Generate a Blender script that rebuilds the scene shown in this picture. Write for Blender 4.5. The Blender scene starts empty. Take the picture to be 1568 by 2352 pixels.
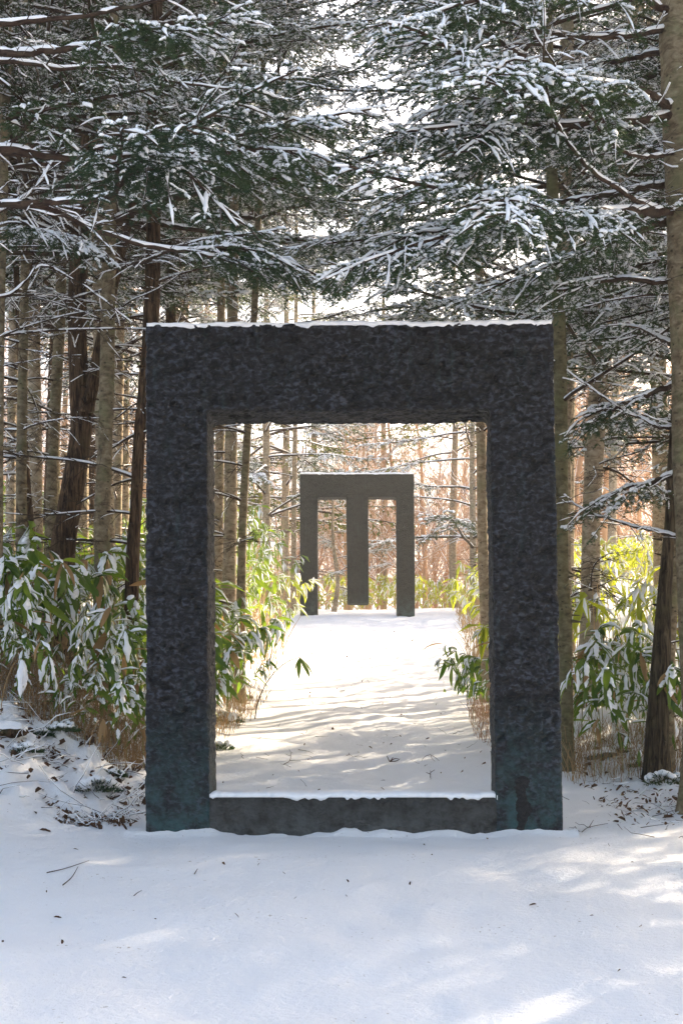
import bpy, bmesh, math, random
import numpy as np
from mathutils import Vector, Matrix, noise as mnoise

S = bpy.context.scene
COL = S.collection
random.seed(7)
RNG = np.random.default_rng(11)
R = math.radians

# ------------------------------------------------------------------ camera
F, CX, CY = 3560.0, 784.0, 1780.0          # focal length and principal point in picture units (1568 x 2352)
cam_d = bpy.data.cameras.new("camera")
cam = bpy.data.objects.new("camera", cam_d)
COL.objects.link(cam)
cam.location = (0, 0, 0)
cam.rotation_euler = (R(90), 0, 0)
cam_d.sensor_fit = 'VERTICAL'
cam_d.sensor_height = 36
cam_d.lens = F / 2352 * 36
cam_d.shift_y = (CY - 1176) / 2352
cam_d.clip_start = 0.1
cam_d.clip_end = 3000
S.camera = cam

# ------------------------------------------------------------------ light
SUN_AZ, SUN_EL = 43.0, 27.0               # azimuth clockwise from the viewing direction
world = bpy.data.worlds.new("World")
S.world = world
world.use_nodes = True
wn = world.node_tree
wn.nodes.clear()
sky = wn.nodes.new("ShaderNodeTexSky")
sky.sky_type = 'NISHITA'
sky.sun_disc = False
sky.sun_elevation = R(SUN_EL)
sky.sun_rotation = R(SUN_AZ)
sky.dust_density = 3.5
bg = wn.nodes.new("ShaderNodeBackground")
bg.inputs[1].default_value = 0.12
wo = wn.nodes.new("ShaderNodeOutputWorld")
wn.links.new(sky.outputs[0], bg.inputs[0])
wn.links.new(bg.outputs[0], wo.inputs[0])
sun_d = bpy.data.lights.new("sun", 'SUN')
sun_d.energy = 4.0
sun_d.angle = R(0.6)
sun_d.color = (1.0, 0.87, 0.68)
sun = bpy.data.objects.new("sun", sun_d)
COL.objects.link(sun)
sv = Vector((math.sin(R(SUN_AZ)) * math.cos(R(SUN_EL)), math.cos(R(SUN_AZ)) * math.cos(R(SUN_EL)), math.sin(R(SUN_EL))))
sun.rotation_euler = sv.to_track_quat('Z', 'Y').to_euler()
S.view_settings.view_transform = 'Standard'
S.view_settings.look = 'None'
S.view_settings.gamma = 1
S.view_settings.exposure = 2.22
S.view_settings.use_white_balance = True
S.view_settings.white_balance_temperature = 7150
S.view_settings.white_balance_tint = 12
S.view_settings.use_curve_mapping = False
S.render.engine = 'CYCLES'
S.cycles.use_denoising = True
S.cycles.max_bounces = 8
S.cycles.diffuse_bounces = 5
S.cycles.transmission_bounces = 3
S.cycles.volume_bounces = 1
S.cycles.caustics_reflective = False
S.cycles.caustics_refractive = False


# ------------------------------------------------------------------ helpers
def at(px, py, Y):
    """picture point at distance Y -> world"""
    return np.array([(px - CX) * Y / F, Y, (CY - py) * Y / F])


def tag(o, label=None, cat=None, group=None, kind=None):
    if label: o['label'] = label
    if cat: o['category'] = cat
    if group: o['group'] = group
    if kind: o['kind'] = kind
    return o


def empty(name, loc):
    o = bpy.data.objects.new(name, None)
    o.empty_display_size = .2
    COL.objects.link(o)
    o.location = loc
    return o


def link(name, me, parent=None, mat=None):
    o = bpy.data.objects.new(name, me)
    COL.objects.link(o)
    if parent is not None: o.parent = parent
    if mat is not None: o.matrix_local = mat
    return o


class MB:
    def __init__(s):
        s.v = []; s.f = []; s.n = 0
    def add(s, v, f, m=0):
        if len(v) == 0 or len(f) == 0: return
        v = np.asarray(v, dtype=np.float32).reshape(-1, 3); f = np.asarray(f, dtype=np.int64)
        s.v.append(v); s.f.append((f + s.n, m)); s.n += len(v)
    def merge(s, o, M=None, mm=None):
        for i, v in enumerate(o.v):
            pass
        if not o.v: return
        v = np.concatenate(o.v)
        if M is not None:
            M = np.array(M); v = v @ M[:3, :3].T + M[:3, 3]
        s.v.append(v.astype(np.float32))
        for f, m in o.f: s.f.append((f + s.n, m if mm is None else mm))
        s.n += len(v)
    def mesh(s, name, mats, smooth=True):
        me = bpy.data.meshes.new(name)
        if not s.v: return me
        v = np.concatenate(s.v)
        loops = np.concatenate([f.ravel() for f, m in s.f])
        tot = np.concatenate([np.full(len(f), f.shape[1]) for f, m in s.f])
        mi = np.concatenate([np.full(len(f), m) for f, m in s.f])
        st = np.concatenate([[0], np.cumsum(tot)[:-1]])
        me.vertices.add(len(v)); me.vertices.foreach_set('co', v.ravel())
        me.loops.add(len(loops)); me.loops.foreach_set('vertex_index', loops.astype(np.int32))
        me.polygons.add(len(tot))
        me.polygons.foreach_set('loop_start', st.astype(np.int32))
        me.polygons.foreach_set('loop_total', tot.astype(np.int32))
        me.polygons.foreach_set('material_index', mi.astype(np.int32))
        me.polygons.foreach_set('use_smooth', np.full(len(tot), smooth))
        for m in mats: me.materials.append(m)
        me.update(calc_edges=True)
        return me


def norm(a):
    return a / np.maximum(np.linalg.norm(a, axis=-1, keepdims=True), 1e-9)


def tubes(P, Rad, sides, zs=1.0, cap=True):
    """P (M,K,3), Rad (M,K): M tubes of K rings; returns verts, quads"""
    P = np.asarray(P, float); Rad = np.asarray(Rad, float)
    if P.ndim == 2: P = P[None]; Rad = Rad[None]
    M, K, _ = P.shape
    T = norm(np.gradient(P, axis=1))
    ref = np.zeros((M, 1, 3)); vert = np.abs(T[:, :, 2]).mean(1) > .85
    ref[vert, 0, 0] = 1; ref[~vert, 0, 2] = 1
    Sd = norm(np.cross(T, np.broadcast_to(ref, T.shape)))
    U = np.cross(Sd, T)
    a = np.arange(sides) / sides * 2 * np.pi
    V = P[:, :, None] + Rad[:, :, None, None] * (Sd[:, :, None] * np.cos(a)[None, None, :, None] + zs * U[:, :, None] * np.sin(a)[None, None, :, None])
    idx = np.arange(M * K * sides).reshape(M, K, sides)
    A = idx[:, :-1]; B = idx[:, 1:]
    q = np.stack([A, np.roll(A, -1, 2), np.roll(B, -1, 2), B], -1).reshape(-1, 4)
    return V.reshape(-1, 3), q


def _h(ix, iy, iz, s):
    n = (ix * 374761393 + iy * 668265263 + iz * 2147483647 + s * 1274126177) & 0xffffffff
    n = ((n ^ (n >> 13)) * 1274126177) & 0xffffffff
    n = (n ^ (n >> 16)) & 0xffffffff
    return n / 4294967295.0


def vn(x, y, z=0., seed=0):
    """smooth value noise -1..1"""
    x, y, z = np.broadcast_arrays(np.asarray(x, float), np.asarray(y, float), np.asarray(z, float))
    ix = np.floor(x).astype(np.int64); iy = np.floor(y).astype(np.int64); iz = np.floor(z).astype(np.int64)
    fx = x - ix; fy = y - iy; fz = z - iz
    fx = fx * fx * (3 - 2 * fx); fy = fy * fy * (3 - 2 * fy); fz = fz * fz * (3 - 2 * fz)
    r = 0
    for dx in (0, 1):
        for dy in (0, 1):
            for dz in (0, 1):
                w = (fx if dx else 1 - fx) * (fy if dy else 1 - fy) * (fz if dz else 1 - fz)
                r = r + w * _h(ix + dx, iy + dy, iz + dz, seed)
    return r * 2 - 1


def fbm(x, y, z=0., o=4, seed=0):
    r = 0; a = 1; t = 0
    for i in range(o):
        r = r + a * vn(np.asarray(x) * 2**i, np.asarray(y) * 2**i, np.asarray(z) * 2**i, seed + i); t += a; a *= .5
    return r / t


def sst(a, b, x):
    t = np.clip((x - a) / (b - a), 0, 1); return t * t * (3 - 2 * t)


# ------------------------------------------------------------------ terrain shape
def xl(y): return np.interp(y, [11, 13, 20, 30, 41, 50, 70], [-1.75, -1.5, -1.05, -1.0, -1.45, -2.5, -8])
def xr(y): return np.interp(y, [11, 14, 17, 25, 33, 42, 50, 70], [2.6, 2.0, 1.5, 2.0, 2.5, 3.0, 4, 9])


def ground(x, y, detail=False):
    x = np.asarray(x, float); y = np.asarray(y, float)
    z = np.interp(y, [-40, 0, 11.5, 26, 41, 50, 56, 75, 220, 400], [-5.5, -1.75, -.436, 1.7, 4.2, 5.35, 5.6, 6.3, 24, 44])
    aL = np.interp(y, [10.5, 13.5, 20, 34, 44, 70], [0., .75, .9, 1.7, 1.9, .5])
    aR = np.interp(y, [10.5, 14, 20, 30, 44, 70], [.05, .22, .5, .8, .95, .3])
    dl = np.maximum(xl(y) - x, 0); dr = np.maximum(x - xr(y), 0)
    z = z + aL * sst(0, 1.9, dl) + .05 * np.minimum(np.maximum(dl - 1.5, 0), 12)
    z = z + aR * sst(0, 2.4, dr) + .03 * np.minimum(np.maximum(dr - 1.5, 0), 12)
    z = z + .05 * fbm(x * .5, y * .35, 3, 2, 5) * sst(5, 12, np.abs(y - 11.5) + np.abs(x) * 2)
    if detail:
        # wind and foot-trodden softness of the path
        z = z + .034 * fbm(x * 1.1, y * .8, 0, 3, 21) + .020 * fbm(x * 3.2, y * 2.1, 1, 3, 31) + .005 * fbm(x * 9, y * 7, 1, 2, 33)
        path = sst(.2, .9, np.minimum(x - xl(y) - .1, xr(y) - x)) * sst(11.6, 13, y) * sst(52, 44, y)
        z = z + path * .028 * fbm(x * 4.5, y * 3.6, 0, 2, 41)
        # rough litter-filled bank on both sides
        rough = np.maximum(sst(-.1, .5, dl) * sst(11.3, 12.2, y), sst(.3, .9, dr) * sst(12.5, 13.8, y)) * sst(40, 20, y)
        n = fbm(x * 3.6, y * 3.0, 0, 3, 51)
        m = 1 - np.abs(vn(x * 8, y * 6.5, 0, 61))
        z = z + rough * (.12 * n + .05 * m * m + .03 * vn(x * 15, y * 12, 0, 71) + .015 * vn(x * 31, y * 27, 0, 72))
        # old footprints, snowed over, in the foreground
        for k in range(9):
            fx = .25 + .16 * (-1) ** k + .05 * math.sin(k * 3.1) - k * .03; fy = 6.6 + k * .52
            z = z - .016 * np.exp(-(((x - fx) / .075) ** 2 + ((y - fy) / .15) ** 2))
    return z


# ------------------------------------------------------------------ materials
def mat(name):
    m = bpy.data.materials.new(name); m.use_nodes = True
    nt = m.node_tree
    return m, nt, nt.nodes["Principled BSDF"]


def nd(nt, t, **kw):
    n = nt.nodes.new(t)
    for k, v in kw.items():
        if k in n.inputs: n.inputs[k].default_value = v
        else: setattr(n, k, v)
    return n


def ramp(nt, src, stops):
    r = nt.nodes.new("ShaderNodeValToRGB")
    e = r.color_ramp.elements
    while len(e) > 1: e.remove(e[-1])
    e[0].position = stops[0][0]; e[0].color = (*stops[0][1], 1)
    for p, c in stops[1:]:
        k = e.new(p); k.color = (*c, 1)
    nt.links.new(src, r.inputs[0])
    return r.outputs[0]


def coords(nt, scale=(1, 1, 1), kind='Object'):
    tc = nt.nodes.new("ShaderNodeTexCoord"); mp = nt.nodes.new("ShaderNodeMapping")
    mp.inputs['Scale'].default_value = scale
    nt.links.new(tc.outputs[kind], mp.inputs[0])
    return mp.outputs[0]


def tex_noise(nt, co, scale, detail=4, rough=.55, dist=0.):
    n = nd(nt, "ShaderNodeTexNoise", Scale=scale, Detail=detail, Roughness=rough, Distortion=dist)
    nt.links.new(co, n.inputs['Vector']); return n.outputs['Fac']


def mixc(nt, fac, a, b, mode='MIX'):
    m = nt.nodes.new("ShaderNodeMix"); m.data_type = 'RGBA'; m.blend_type = mode
    for i, v in ((0, fac), (6, a), (7, b)):
        if isinstance(v, (int, float)): m.inputs[i].default_value = v
        elif isinstance(v, tuple): m.inputs[i].default_value = (*v, 1)
        else: nt.links.new(v, m.inputs[i])
    return m.outputs[2]


def bump(nt, bsdf, h, strength, dist):
    b = nd(nt, "ShaderNodeBump", Strength=strength, Distance=dist)
    nt.links.new(h, b.inputs['Height']); nt.links.new(b.outputs[0], bsdf.inputs['Normal'])


def math_n(nt, op, a, b=0.):
    m = nt.nodes.new("ShaderNodeMath"); m.operation = op
    for i, v in enumerate((a, b)):
        if isinstance(v, (int, float)): m.inputs[i].default_value = v
        else: nt.links.new(v, m.inputs[i])
    return m.outputs[0]


def snow_mat(name, col, fine=60, bs=.35, bd=.006, litter=False):
    m, nt, b = mat(name)
    co = coords(nt)
    n1 = tex_noise(nt, co, fine, 5, .65)
    c = mixc(nt, tex_noise(nt, co, 3, 3), tuple(x * .96 for x in col), col)
    if litter:
        n2 = tex_noise(nt, co, 34, 3, .6)
        n3 = tex_noise(nt, co, 1.3, 3, .6)
        spec = ramp(nt, math_n(nt, 'ADD', n2, math_n(nt, 'MULTIPLY', n3, .35)), [(0.89, (0, 0, 0)), (.92, (1, 1, 1))])
        c = mixc(nt, spec, c, (.30, .25, .2))
    nt.links.new(c, b.inputs['Base Color'])
    b.inputs['Roughness'].default_value = .55
    b.inputs['Specular IOR Level'].default_value = .3
    gr = tex_noise(nt, co, fine * 6, 3, .7)
    bump(nt, b, math_n(nt, 'ADD', n1, math_n(nt, 'MULTIPLY', gr, .3)), bs, bd)
    return m


M_SNOW_G = snow_mat("ground snow", (.86, .875, .905), 22, .65, .035, litter=True)
M_SNOW = snow_mat("branch snow", (.87, .885, .92), 45, .5, .01)
M_SNOW_CAP = snow_mat("settled snow", (.87, .88, .91), 60, .6, .008)


def bark_mat(name, c0, c1, c2, lichen, vertical):
    m, nt, b = mat(name)
    if vertical:
        co = coords(nt, (9, 9, 1.1)); co2 = coords(nt, (1, 1, 1))
        n = tex_noise(nt, co, 3.2, 5, .6, 1.2)
        r = ramp(nt, n, [(.38, c0), (.5, c1), (.66, c2)])
        h = ramp(nt, n, [(.35, (0, 0, 0)), (.6, (1, 1, 1))])
        bd = .03
    else:
        co = coords(nt, (2.4, 2.4, 4.2)); co2 = coords(nt, (1, 1, 1))
        n = tex_noise(nt, co, 4.5, 6, .65, .5)
        r = ramp(nt, n, [(.3, c0), (.47, c1), (.68, c2)])
        h = n; bd = .012
    pn = tex_noise(nt, co2, 5, 4, .6)
    p = ramp(nt, pn, [(.5, (0, 0, 0)), (.66, (1, 1, 1))])
    c = mixc(nt, math_n(nt, 'MULTIPLY', p, .55), r, lichen)
    # resin blisters and knots
    vo = nd(nt, "ShaderNodeTexVoronoi", Scale=11.0); nt.links.new(coords(nt, (1, 1, 1.6)), vo.inputs['Vector'])
    k = ramp(nt, vo.outputs['Distance'], [(.1, (1, 1, 1)), (.2, (0, 0, 0))])
    c = mixc(nt, math_n(nt, 'MULTIPLY', k, .0 if vertical else .75), c, tuple(x * .35 for x in c0))
    nt.links.new(c, b.inputs['Base Color'])
    b.inputs['Roughness'].default_value = .9
    b.inputs['Specular IOR Level'].default_value = .15
    bump(nt, b, h, .8, bd)
    return m


M_BARK = bark_mat("fir bark", (.055, .04, .026), (.15, .115, .072), (.27, .225, .155), (.13, .14, .07), False)
M_BARK_PALE = bark_mat("pale fir bark", (.11, .08, .05), (.26, .2, .14), (.40, .34, .26), (.2, .2, .12), False)
M_BARK_DARK = bark_mat("furrowed brown bark", (.018, .010, .006), (.07, .040, .023), (.16, .10, .06), (.10, .07, .04), True)
M_BARK_DARK2 = bark_mat("dark grey brown bark", (.014, .010, .007), (.05, .036, .022), (.11, .085, .055), (.07, .06, .03), True)
M_BARK_GREEN = bark_mat("mossy smooth bark", (.045, .038, .02), (.105, .09, .05), (.17, .15, .09), (.11, .12, .05), False)


def leaf_mat(name, ca, cb, trans, gloss=.45, tcol=None):
    m, nt, b = mat(name)
    oi = nt.nodes.new("ShaderNodeObjectInfo")
    co = coords(nt)
    n = tex_noise(nt, co, 2.5, 2)
    f = math_n(nt, 'ADD', math_n(nt, 'MULTIPLY', oi.outputs['Random'], .7), math_n(nt, 'MULTIPLY', n, .4))
    c = ramp(nt, f, [(.15, ca), (.9, cb)])
    nt.links.new(c, b.inputs['Base Color'])
    b.inputs['Roughness'].default_value = gloss
    b.inputs['Specular IOR Level'].default_value = .25
    if trans > 0:
        tr = nt.nodes.new("ShaderNodeBsdfTranslucent")
        tc = mixc(nt, 1.0, c, tcol or (1.6, 1.7, .5), 'MULTIPLY')
        nt.links.new(tc, tr.inputs[0])
        mx = nt.nodes.new("ShaderNodeMixShader"); mx.inputs[0].default_value = trans
        nt.links.new(b.outputs[0], mx.inputs[1]); nt.links.new(tr.outputs[0], mx.inputs[2])
        nt.links.new(mx.outputs[0], nt.nodes["Material Output"].inputs[0])
    return m


M_NEEDLE = leaf_mat("fir needles", (.018, .042, .022), (.045, .08, .034), .3, .5, (1.5, 1.5, .8))
M_NEEDLE_FAR = leaf_mat("fir needles tinted sunlit", (.055, .085, .022), (.12, .14, .035), .5, .5, (1.5, 1.4, .6))  # backlit sun on the far firs, painted into a yellower needle colour
M_TWIG = bark_mat("twig bark", (.018, .010, .008), (.038, .022, .016), (.07, .046, .033), (.05, .045, .03), False)
M_REDTWIG = leaf_mat("reddish bare twigs", (.36, .19, .11), (.55, .35, .21), 0, .8)
M_BAMBOO_Y = leaf_mat("bamboo leaf tinted sunlit", (.06, .13, .02), (.2, .24, .04), .55, .4, (2.4, 2.2, .7))  # lit copy of the bamboo leaf: sunlight tinted into the colour
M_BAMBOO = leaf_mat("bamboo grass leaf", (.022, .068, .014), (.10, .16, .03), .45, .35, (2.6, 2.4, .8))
M_BAMBOO_DRY = leaf_mat("dry bamboo grass leaf", (.2, .12, .055), (.36, .24, .12), .35, .6, (1.5, 1.3, .9))
M_STEM = leaf_mat("dry stems", (.17, .09, .045), (.46, .31, .15), .0, .7)
M_STEM_G = leaf_mat("green bamboo stem", (.16, .18, .04), (.26, .22, .08), .0, .5)
M_DEADLEAF = leaf_mat("fallen brown leaf", (.05, .025, .014), (.18, .095, .045), .2, .7, (1.4, 1.1, .8))
M_ROT = bark_mat("rotten wood", (.02, .01, .006), (.07, .035, .02), (.13, .07, .04), (.06, .07, .03), True)


def stone_mat(name, dark, mid, light, patina, patz, sill=False, scale=1.0):
    m, nt, b = mat(name)
    co = coords(nt, kind='Object')
    geo = nt.nodes.new("ShaderNodeNewGeometry")
    n = tex_noise(nt, coords(nt, (1, 1, 1.35)), 24 * scale, 3.5, .55, .5)
    n2 = tex_noise(nt, co, 85 * scale, 4, .7)
    n3 = tex_noise(nt, co, 2.3 * scale, 4, .6)
    base = ramp(nt, n, [(.40, dark), (.5, mid), (.63, light)])
    base = mixc(nt, math_n(nt, 'MULTIPLY', ramp(nt, n3, [(.35, (1, 1, 1)), (.6, (0, 0, 0))]), .45), base, dark)
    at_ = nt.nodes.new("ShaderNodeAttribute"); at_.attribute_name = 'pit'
    base = mixc(nt, math_n(nt, 'MULTIPLY', at_.outputs['Fac'], .75), base, tuple(c * .3 for c in dark))  # shade inside the pits painted into the stone colour
    sep = nt.nodes.new("ShaderNodeSeparateXYZ"); nt.links.new(co, sep.inputs[0])
    zf = ramp(nt, math_n(nt, 'ADD', math_n(nt, 'MULTIPLY', sep.outputs[2], 1.0 / patz), math_n(nt, 'MULTIPLY', math_n(nt, 'SUBTRACT', n3, .5), .7)),
              [(0.05, (1, 1, 1)), (1.0, (.0, .0, .0))])
    pn = ramp(nt, tex_noise(nt, co, 7, 4, .7), [(.36, (0, 0, 0)), (.62, (1, 1, 1))])
    base = mixc(nt, math_n(nt, 'MULTIPLY', math_n(nt, 'MULTIPLY', zf, pn), .95), base, patina)
    # thin vertical run-off streaks of the same patina
    st = tex_noise(nt, coords(nt, (6, 6, .7)), 2.2, 5, .65)
    sm = ramp(nt, st, [(.56, (0, 0, 0)), (.72, (1, 1, 1))])
    base = mixc(nt, math_n(nt, 'MULTIPLY', sm, .5), base, tuple((p + q) * .5 for p, q in zip(patina, mid)))
    nt.links.new(base, b.inputs['Base Color'])
    b.inputs['Roughness'].default_value = .62
    b.inputs['Specular IOR Level'].default_value = .4
    h = math_n(nt, 'ADD', n, math_n(nt, 'MULTIPLY', n2, .35))
    bump(nt, b, h, 1.0, .04)
    return m


M_STONE = stone_mat("hammered dark stone", (.0018, .002, .003), (.0085, .0096, .0145), (.046, .052, .074), (.026, .078, .082), 1.0)
M_STONE_SILL = stone_mat("plain grey sill stone", (.018, .018, .017), (.029, .029, .028), (.042, .042, .041), (.08, .09, .09), .4)
M_STONE_FAR = stone_mat("weathered grey green stone", (.009, .011, .009), (.016, .019, .015), (.030, .033, .027), (.06, .10, .085), .6, scale=1.3)
M_STAIN = stone_mat("dark water stain", (.003, .003, .0035), (.006, .0065, .008), (.012, .0125, .015), (.01, .012, .013), .1)

# ------------------------------------------------------------------ the snow ground
def axis(segs):
    out = []
    for a, b, st in segs:
        out.append(np.arange(a, b, st))
    return np.concatenate(out + [[segs[-1][1]]])


xs = axis([(-220, -60, 10), (-60, -16, 2), (-16, -5, .35), (-5, -3.6, .1), (-3.6, 4, .046), (4, 5, .12), (5, 16, .35), (16, 60, 2), (60, 220, 10)])
ys = axis([(-60, 0, 3), (0, 5.6, .4), (5.6, 11.4, .055), (11.4, 15.5, .04), (15.5, 26, .12), (26, 50, .2), (50, 90, .8), (90, 400, 8)])
X, Y = np.meshgrid(xs, ys)
Z = ground(X, Y, True)
nx, ny = len(xs), len(ys)
V = np.stack([X, Y, Z], -1).reshape(-1, 3)
idx = np.arange(nx * ny).reshape(ny, nx)
q = np.stack([idx[:-1, :-1], idx[:-1, 1:], idx[1:, 1:], idx[1:, :-1]], -1).reshape(-1, 4)
b = MB(); b.add(V, q)
g = link("snow_ground", b.mesh("snow_ground", [M_SNOW_G])); tag(g, kind='structure')


def gz(x, y): return float(ground(x, y, True))


# ------------------------------------------------------------------ the two stone gates
def solid_from_boxes(boxes, voxel, bevel, name):
    """union of (possibly slanted) hexahedra -> uniform quads via voxel remesh"""
    bm = bmesh.new()
    for c in boxes:                                   # c: 8 corners, bottom 4 then top 4
        vs = [bm.verts.new(p) for p in c]
        for f in ((3, 2, 1, 0), (4, 5, 6, 7), (0, 1, 5, 4), (1, 2, 6, 5), (2, 3, 7, 6), (3, 0, 4, 7)):
            bm.faces.new([vs[i] for i in f])
    bmesh.ops.recalc_face_normals(bm, faces=bm.faces)
    me = bpy.data.meshes.new(name); bm.to_mesh(me); bm.free()
    o = bpy.data.objects.new(name, me); COL.objects.link(o)
    md = o.modifiers.new("r", 'REMESH'); md.mode = 'VOXEL'; md.voxel_size = voxel; md.use_smooth_shade = True
    if bevel:
        sm = o.modifiers.new("s", 'SMOOTH'); sm.factor = .5; sm.iterations = bevel
    dg = bpy.context.evaluated_depsgraph_get()
    ev = o.evaluated_get(dg)
    me2 = bpy.data.meshes.new_from_object(ev)
    bpy.data.objects.remove(o); bpy.data.meshes.remove(me)
    me2.name = name
    return me2


def roughen(me, amp, pitscale, low, smooth_z=None):
    n = len(me.vertices)
    co = np.empty(n * 3); me.vertices.foreach_get('co', co); co = co.reshape(-1, 3)
    no = np.empty(n * 3); me.vertices.foreach_get('normal', no); no = no.reshape(-1, 3)
    x, y, z = co.T
    w = vn(x * 9, y * 9, z * 9, 3) * .35
    s = pitscale
    a = vn(x * s + w, y * s, z * s * 1.25 + w, 7)
    b2 = vn(x * s * 2.1, y * s * 2.1, z * s * 2.3, 8)
    c = vn(x * s * .45, y * s * .45, z * s * .45, 9)
    pit = np.clip(-(a * .9 + b2 * .35 + c * .35) - .12, 0, 1) * 1.3
    keep = np.ones(n)
    if smooth_z is not None: keep = .25 + .75 * sst(smooth_z[0], smooth_z[1], z)
    d = amp * keep * (-pit * 1.4 + .35 * b2) + low * vn(x * 2.2, y * 2.2, z * 2.2, 10) + low * .6 * vn(x * 6, y * 6, z * 6, 11)
    co = co + no * d[:, None]
    me.vertices.foreach_set('co', co.ravel())
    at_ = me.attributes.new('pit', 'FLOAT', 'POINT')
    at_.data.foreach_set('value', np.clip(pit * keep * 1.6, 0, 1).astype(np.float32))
    me.update()


def hexa(pl, x0b, x1b, x0t, x1t, zb, zt, y0, y1):
    return [pl(x0b, y0, zb), pl(x1b, y0, zb), pl(x1b, y1, zb), pl(x0b, y1, zb), pl(x0t, y0, zt), pl(x1t, y0, zt), pl(x1t, y1, zt), pl(x0t, y1, zt)]


def snow_strip(name, parent, x0, x1, y0, y1, zfun, thick, seed, nx=220, ny=16, over=.012):
    """lumpy blanket of snow lying on a flat top, uneven front edge"""
    u = np.linspace(0, 1, nx); v = np.linspace(0, 1, ny)
    U, Vv = np.meshgrid(u, v)
    wob = .02 * vn(U * 22, 0, 0, seed) + .014 * vn(U * 70, 0, 0, seed + 1)
    Xg = x0 + (x1 - x0) * U
    Yg = y0 - over - np.maximum(wob, -.015) + (y1 - y0 + 2 * over + np.maximum(wob, -.015)) * Vv
    e = np.clip(np.minimum(Vv, 1 - Vv) * 7, 0, 1) ** .55 * np.clip(np.minimum(U, 1 - U) * 60, 0, 1) ** .5
    th = thick * (.75 + .35 * vn(U * 14, Vv * 4, 0, seed + 2) + .2 * vn(U * 50, Vv * 9, 0, seed + 3)) * e
    front = np.clip(1 - Vv * 9, 0, 1)
    drip = np.clip(vn(U * 30, 0, 1, seed + 4) * .8 + .5 * vn(U * 75, 0, 1, seed + 6) - .15, 0, 1) * .032
    base = zfun(Xg)
    top = base + th + .004 - front * drip * .5
    bot = base - .02 - front * drip
    n = nx * ny
    P = np.concatenate([np.stack([Xg, Yg, top], -1).reshape(-1, 3), np.stack([Xg, np.clip(Yg, y0 - over * 2 - .006, None), bot], -1).reshape(-1, 3)])
    i = np.arange(n).reshape(ny, nx)
    t = np.stack([i[:-1, :-1], i[:-1, 1:], i[1:, 1:], i[1:, :-1]], -1).reshape(-1, 4)
    m = MB()
    rim = np.concatenate([i[0], i[1:, -1], i[-1, ::-1][1:], i[::-1, 0][1:]])
    r2 = np.stack([rim[:-1] + n, rim[1:] + n, rim[1:], rim[:-1]], -1)
    m.add(P, np.concatenate([t, t[:, ::-1] + n, r2]))
    return link(name, m.mesh(name, [M_SNOW_CAP]), parent)


# --- near gate: a standing rectangular frame
D1, YAW1 = 11.5, R(1.6)
g1 = empty("rectangular_sculpture", (0.085, D1, -.436))
g1.rotation_euler = (0, 0, -YAW1)
tag(g1, "large dark hammered stone rectangular frame standing across the path in the foreground", "sculpture")
k1 = D1 / F
X1 = lambda px: (px - CX) * k1 - .085
Z1 = lambda py: (CY - py) * k1 + .436
I3 = lambda x, y, z: (x, y, z)
zt, zl, zs_ = Z1(742), Z1(940), Z1(1826)
boxes = [hexa(I3, X1(331), X1(481), X1(333), X1(474), -.35, zt, 0, .5),
         hexa(I3, X1(1139), X1(1294), X1(1122), X1(1267), -.35, zt, 0, .5),
         hexa(I3, X1(333.3), X1(1269), X1(333), X1(1267), zl, zt, 0, .5)]
me = solid_from_boxes(boxes, .0155, 3, "stone_arch")
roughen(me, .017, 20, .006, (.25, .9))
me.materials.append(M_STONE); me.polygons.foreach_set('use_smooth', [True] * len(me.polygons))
link("stone_arch", me, g1)['label'] = "dark pitted stone posts and lintel with teal patina near the ground"
me = solid_from_boxes([hexa(I3, X1(478), X1(1143), X1(478), X1(1143), -.35, zs_, .006, .494)], .016, 3, "sill")
roughen(me, .002, 22, .003)
me.materials.append(M_STONE_SILL)
link("sill", me, g1)['label'] = "smoother brownish grey stone sill across the bottom"
snow_strip("snow_cap", g1, X1(336), X1(1264), 0, .5, lambda x: zt + 0 * x + .005, .022, 100)
snow_strip("snow_cap", g1, X1(480), X1(1141), 0, .5, lambda x: zs_ + 0 * x + .002, .027, 130, nx=160)
# dark keyhole shaped water stain low on the right post
b = MB()
nn = 40
for (cx, cy, w, h, sd) in ((1199, 1800, 15, 26, 1), (1196, 1835, 9, 30, 2), (1201, 1862, 14, 24, 3), (1208, 1850, 7, 22, 5)):
    pass
prof = [(1782, 4), (1786, 13), (1795, 17), (1806, 16), (1818, 11), (1832, 10), (1843, 15), (1856, 19), (1868, 18), (1880, 12), (1893, 9), (1908, 8)]
yy = np.linspace(prof[0][0], prof[-1][0], 60)
ww = np.interp(yy, [p[0] for p in prof], [p[1] for p in prof]) * (1 + .18 * vn(yy * .25, 0, 0, 4))
cc = np.interp(yy, [1782, 1820, 1860, 1908], [1199, 1194, 1203, 1192]) + 2 * vn(yy * .2, 2, 0, 5)
u = np.linspace(-1, 1, 9)
P = np.stack([X1(cc[:, None] + ww[:, None] * u), np.full((60, 9), -.0095) + 0 * u, Z1(yy)[:, None] + 0 * u], -1)
P[:, :, 1] += .006 * (np.abs(u) ** 3)[None] + .0015 * vn(P[:, :, 0] * 30, P[:, :, 2] * 30, 0, 3)
i = np.arange(60 * 9).reshape(60, 9)
b.add(P.reshape(-1, 3), np.stack([i[1:, :-1], i[1:, 1:], i[:-1, 1:], i[:-1, :-1]], -1).reshape(-1, 4))
STAIN = b

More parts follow.
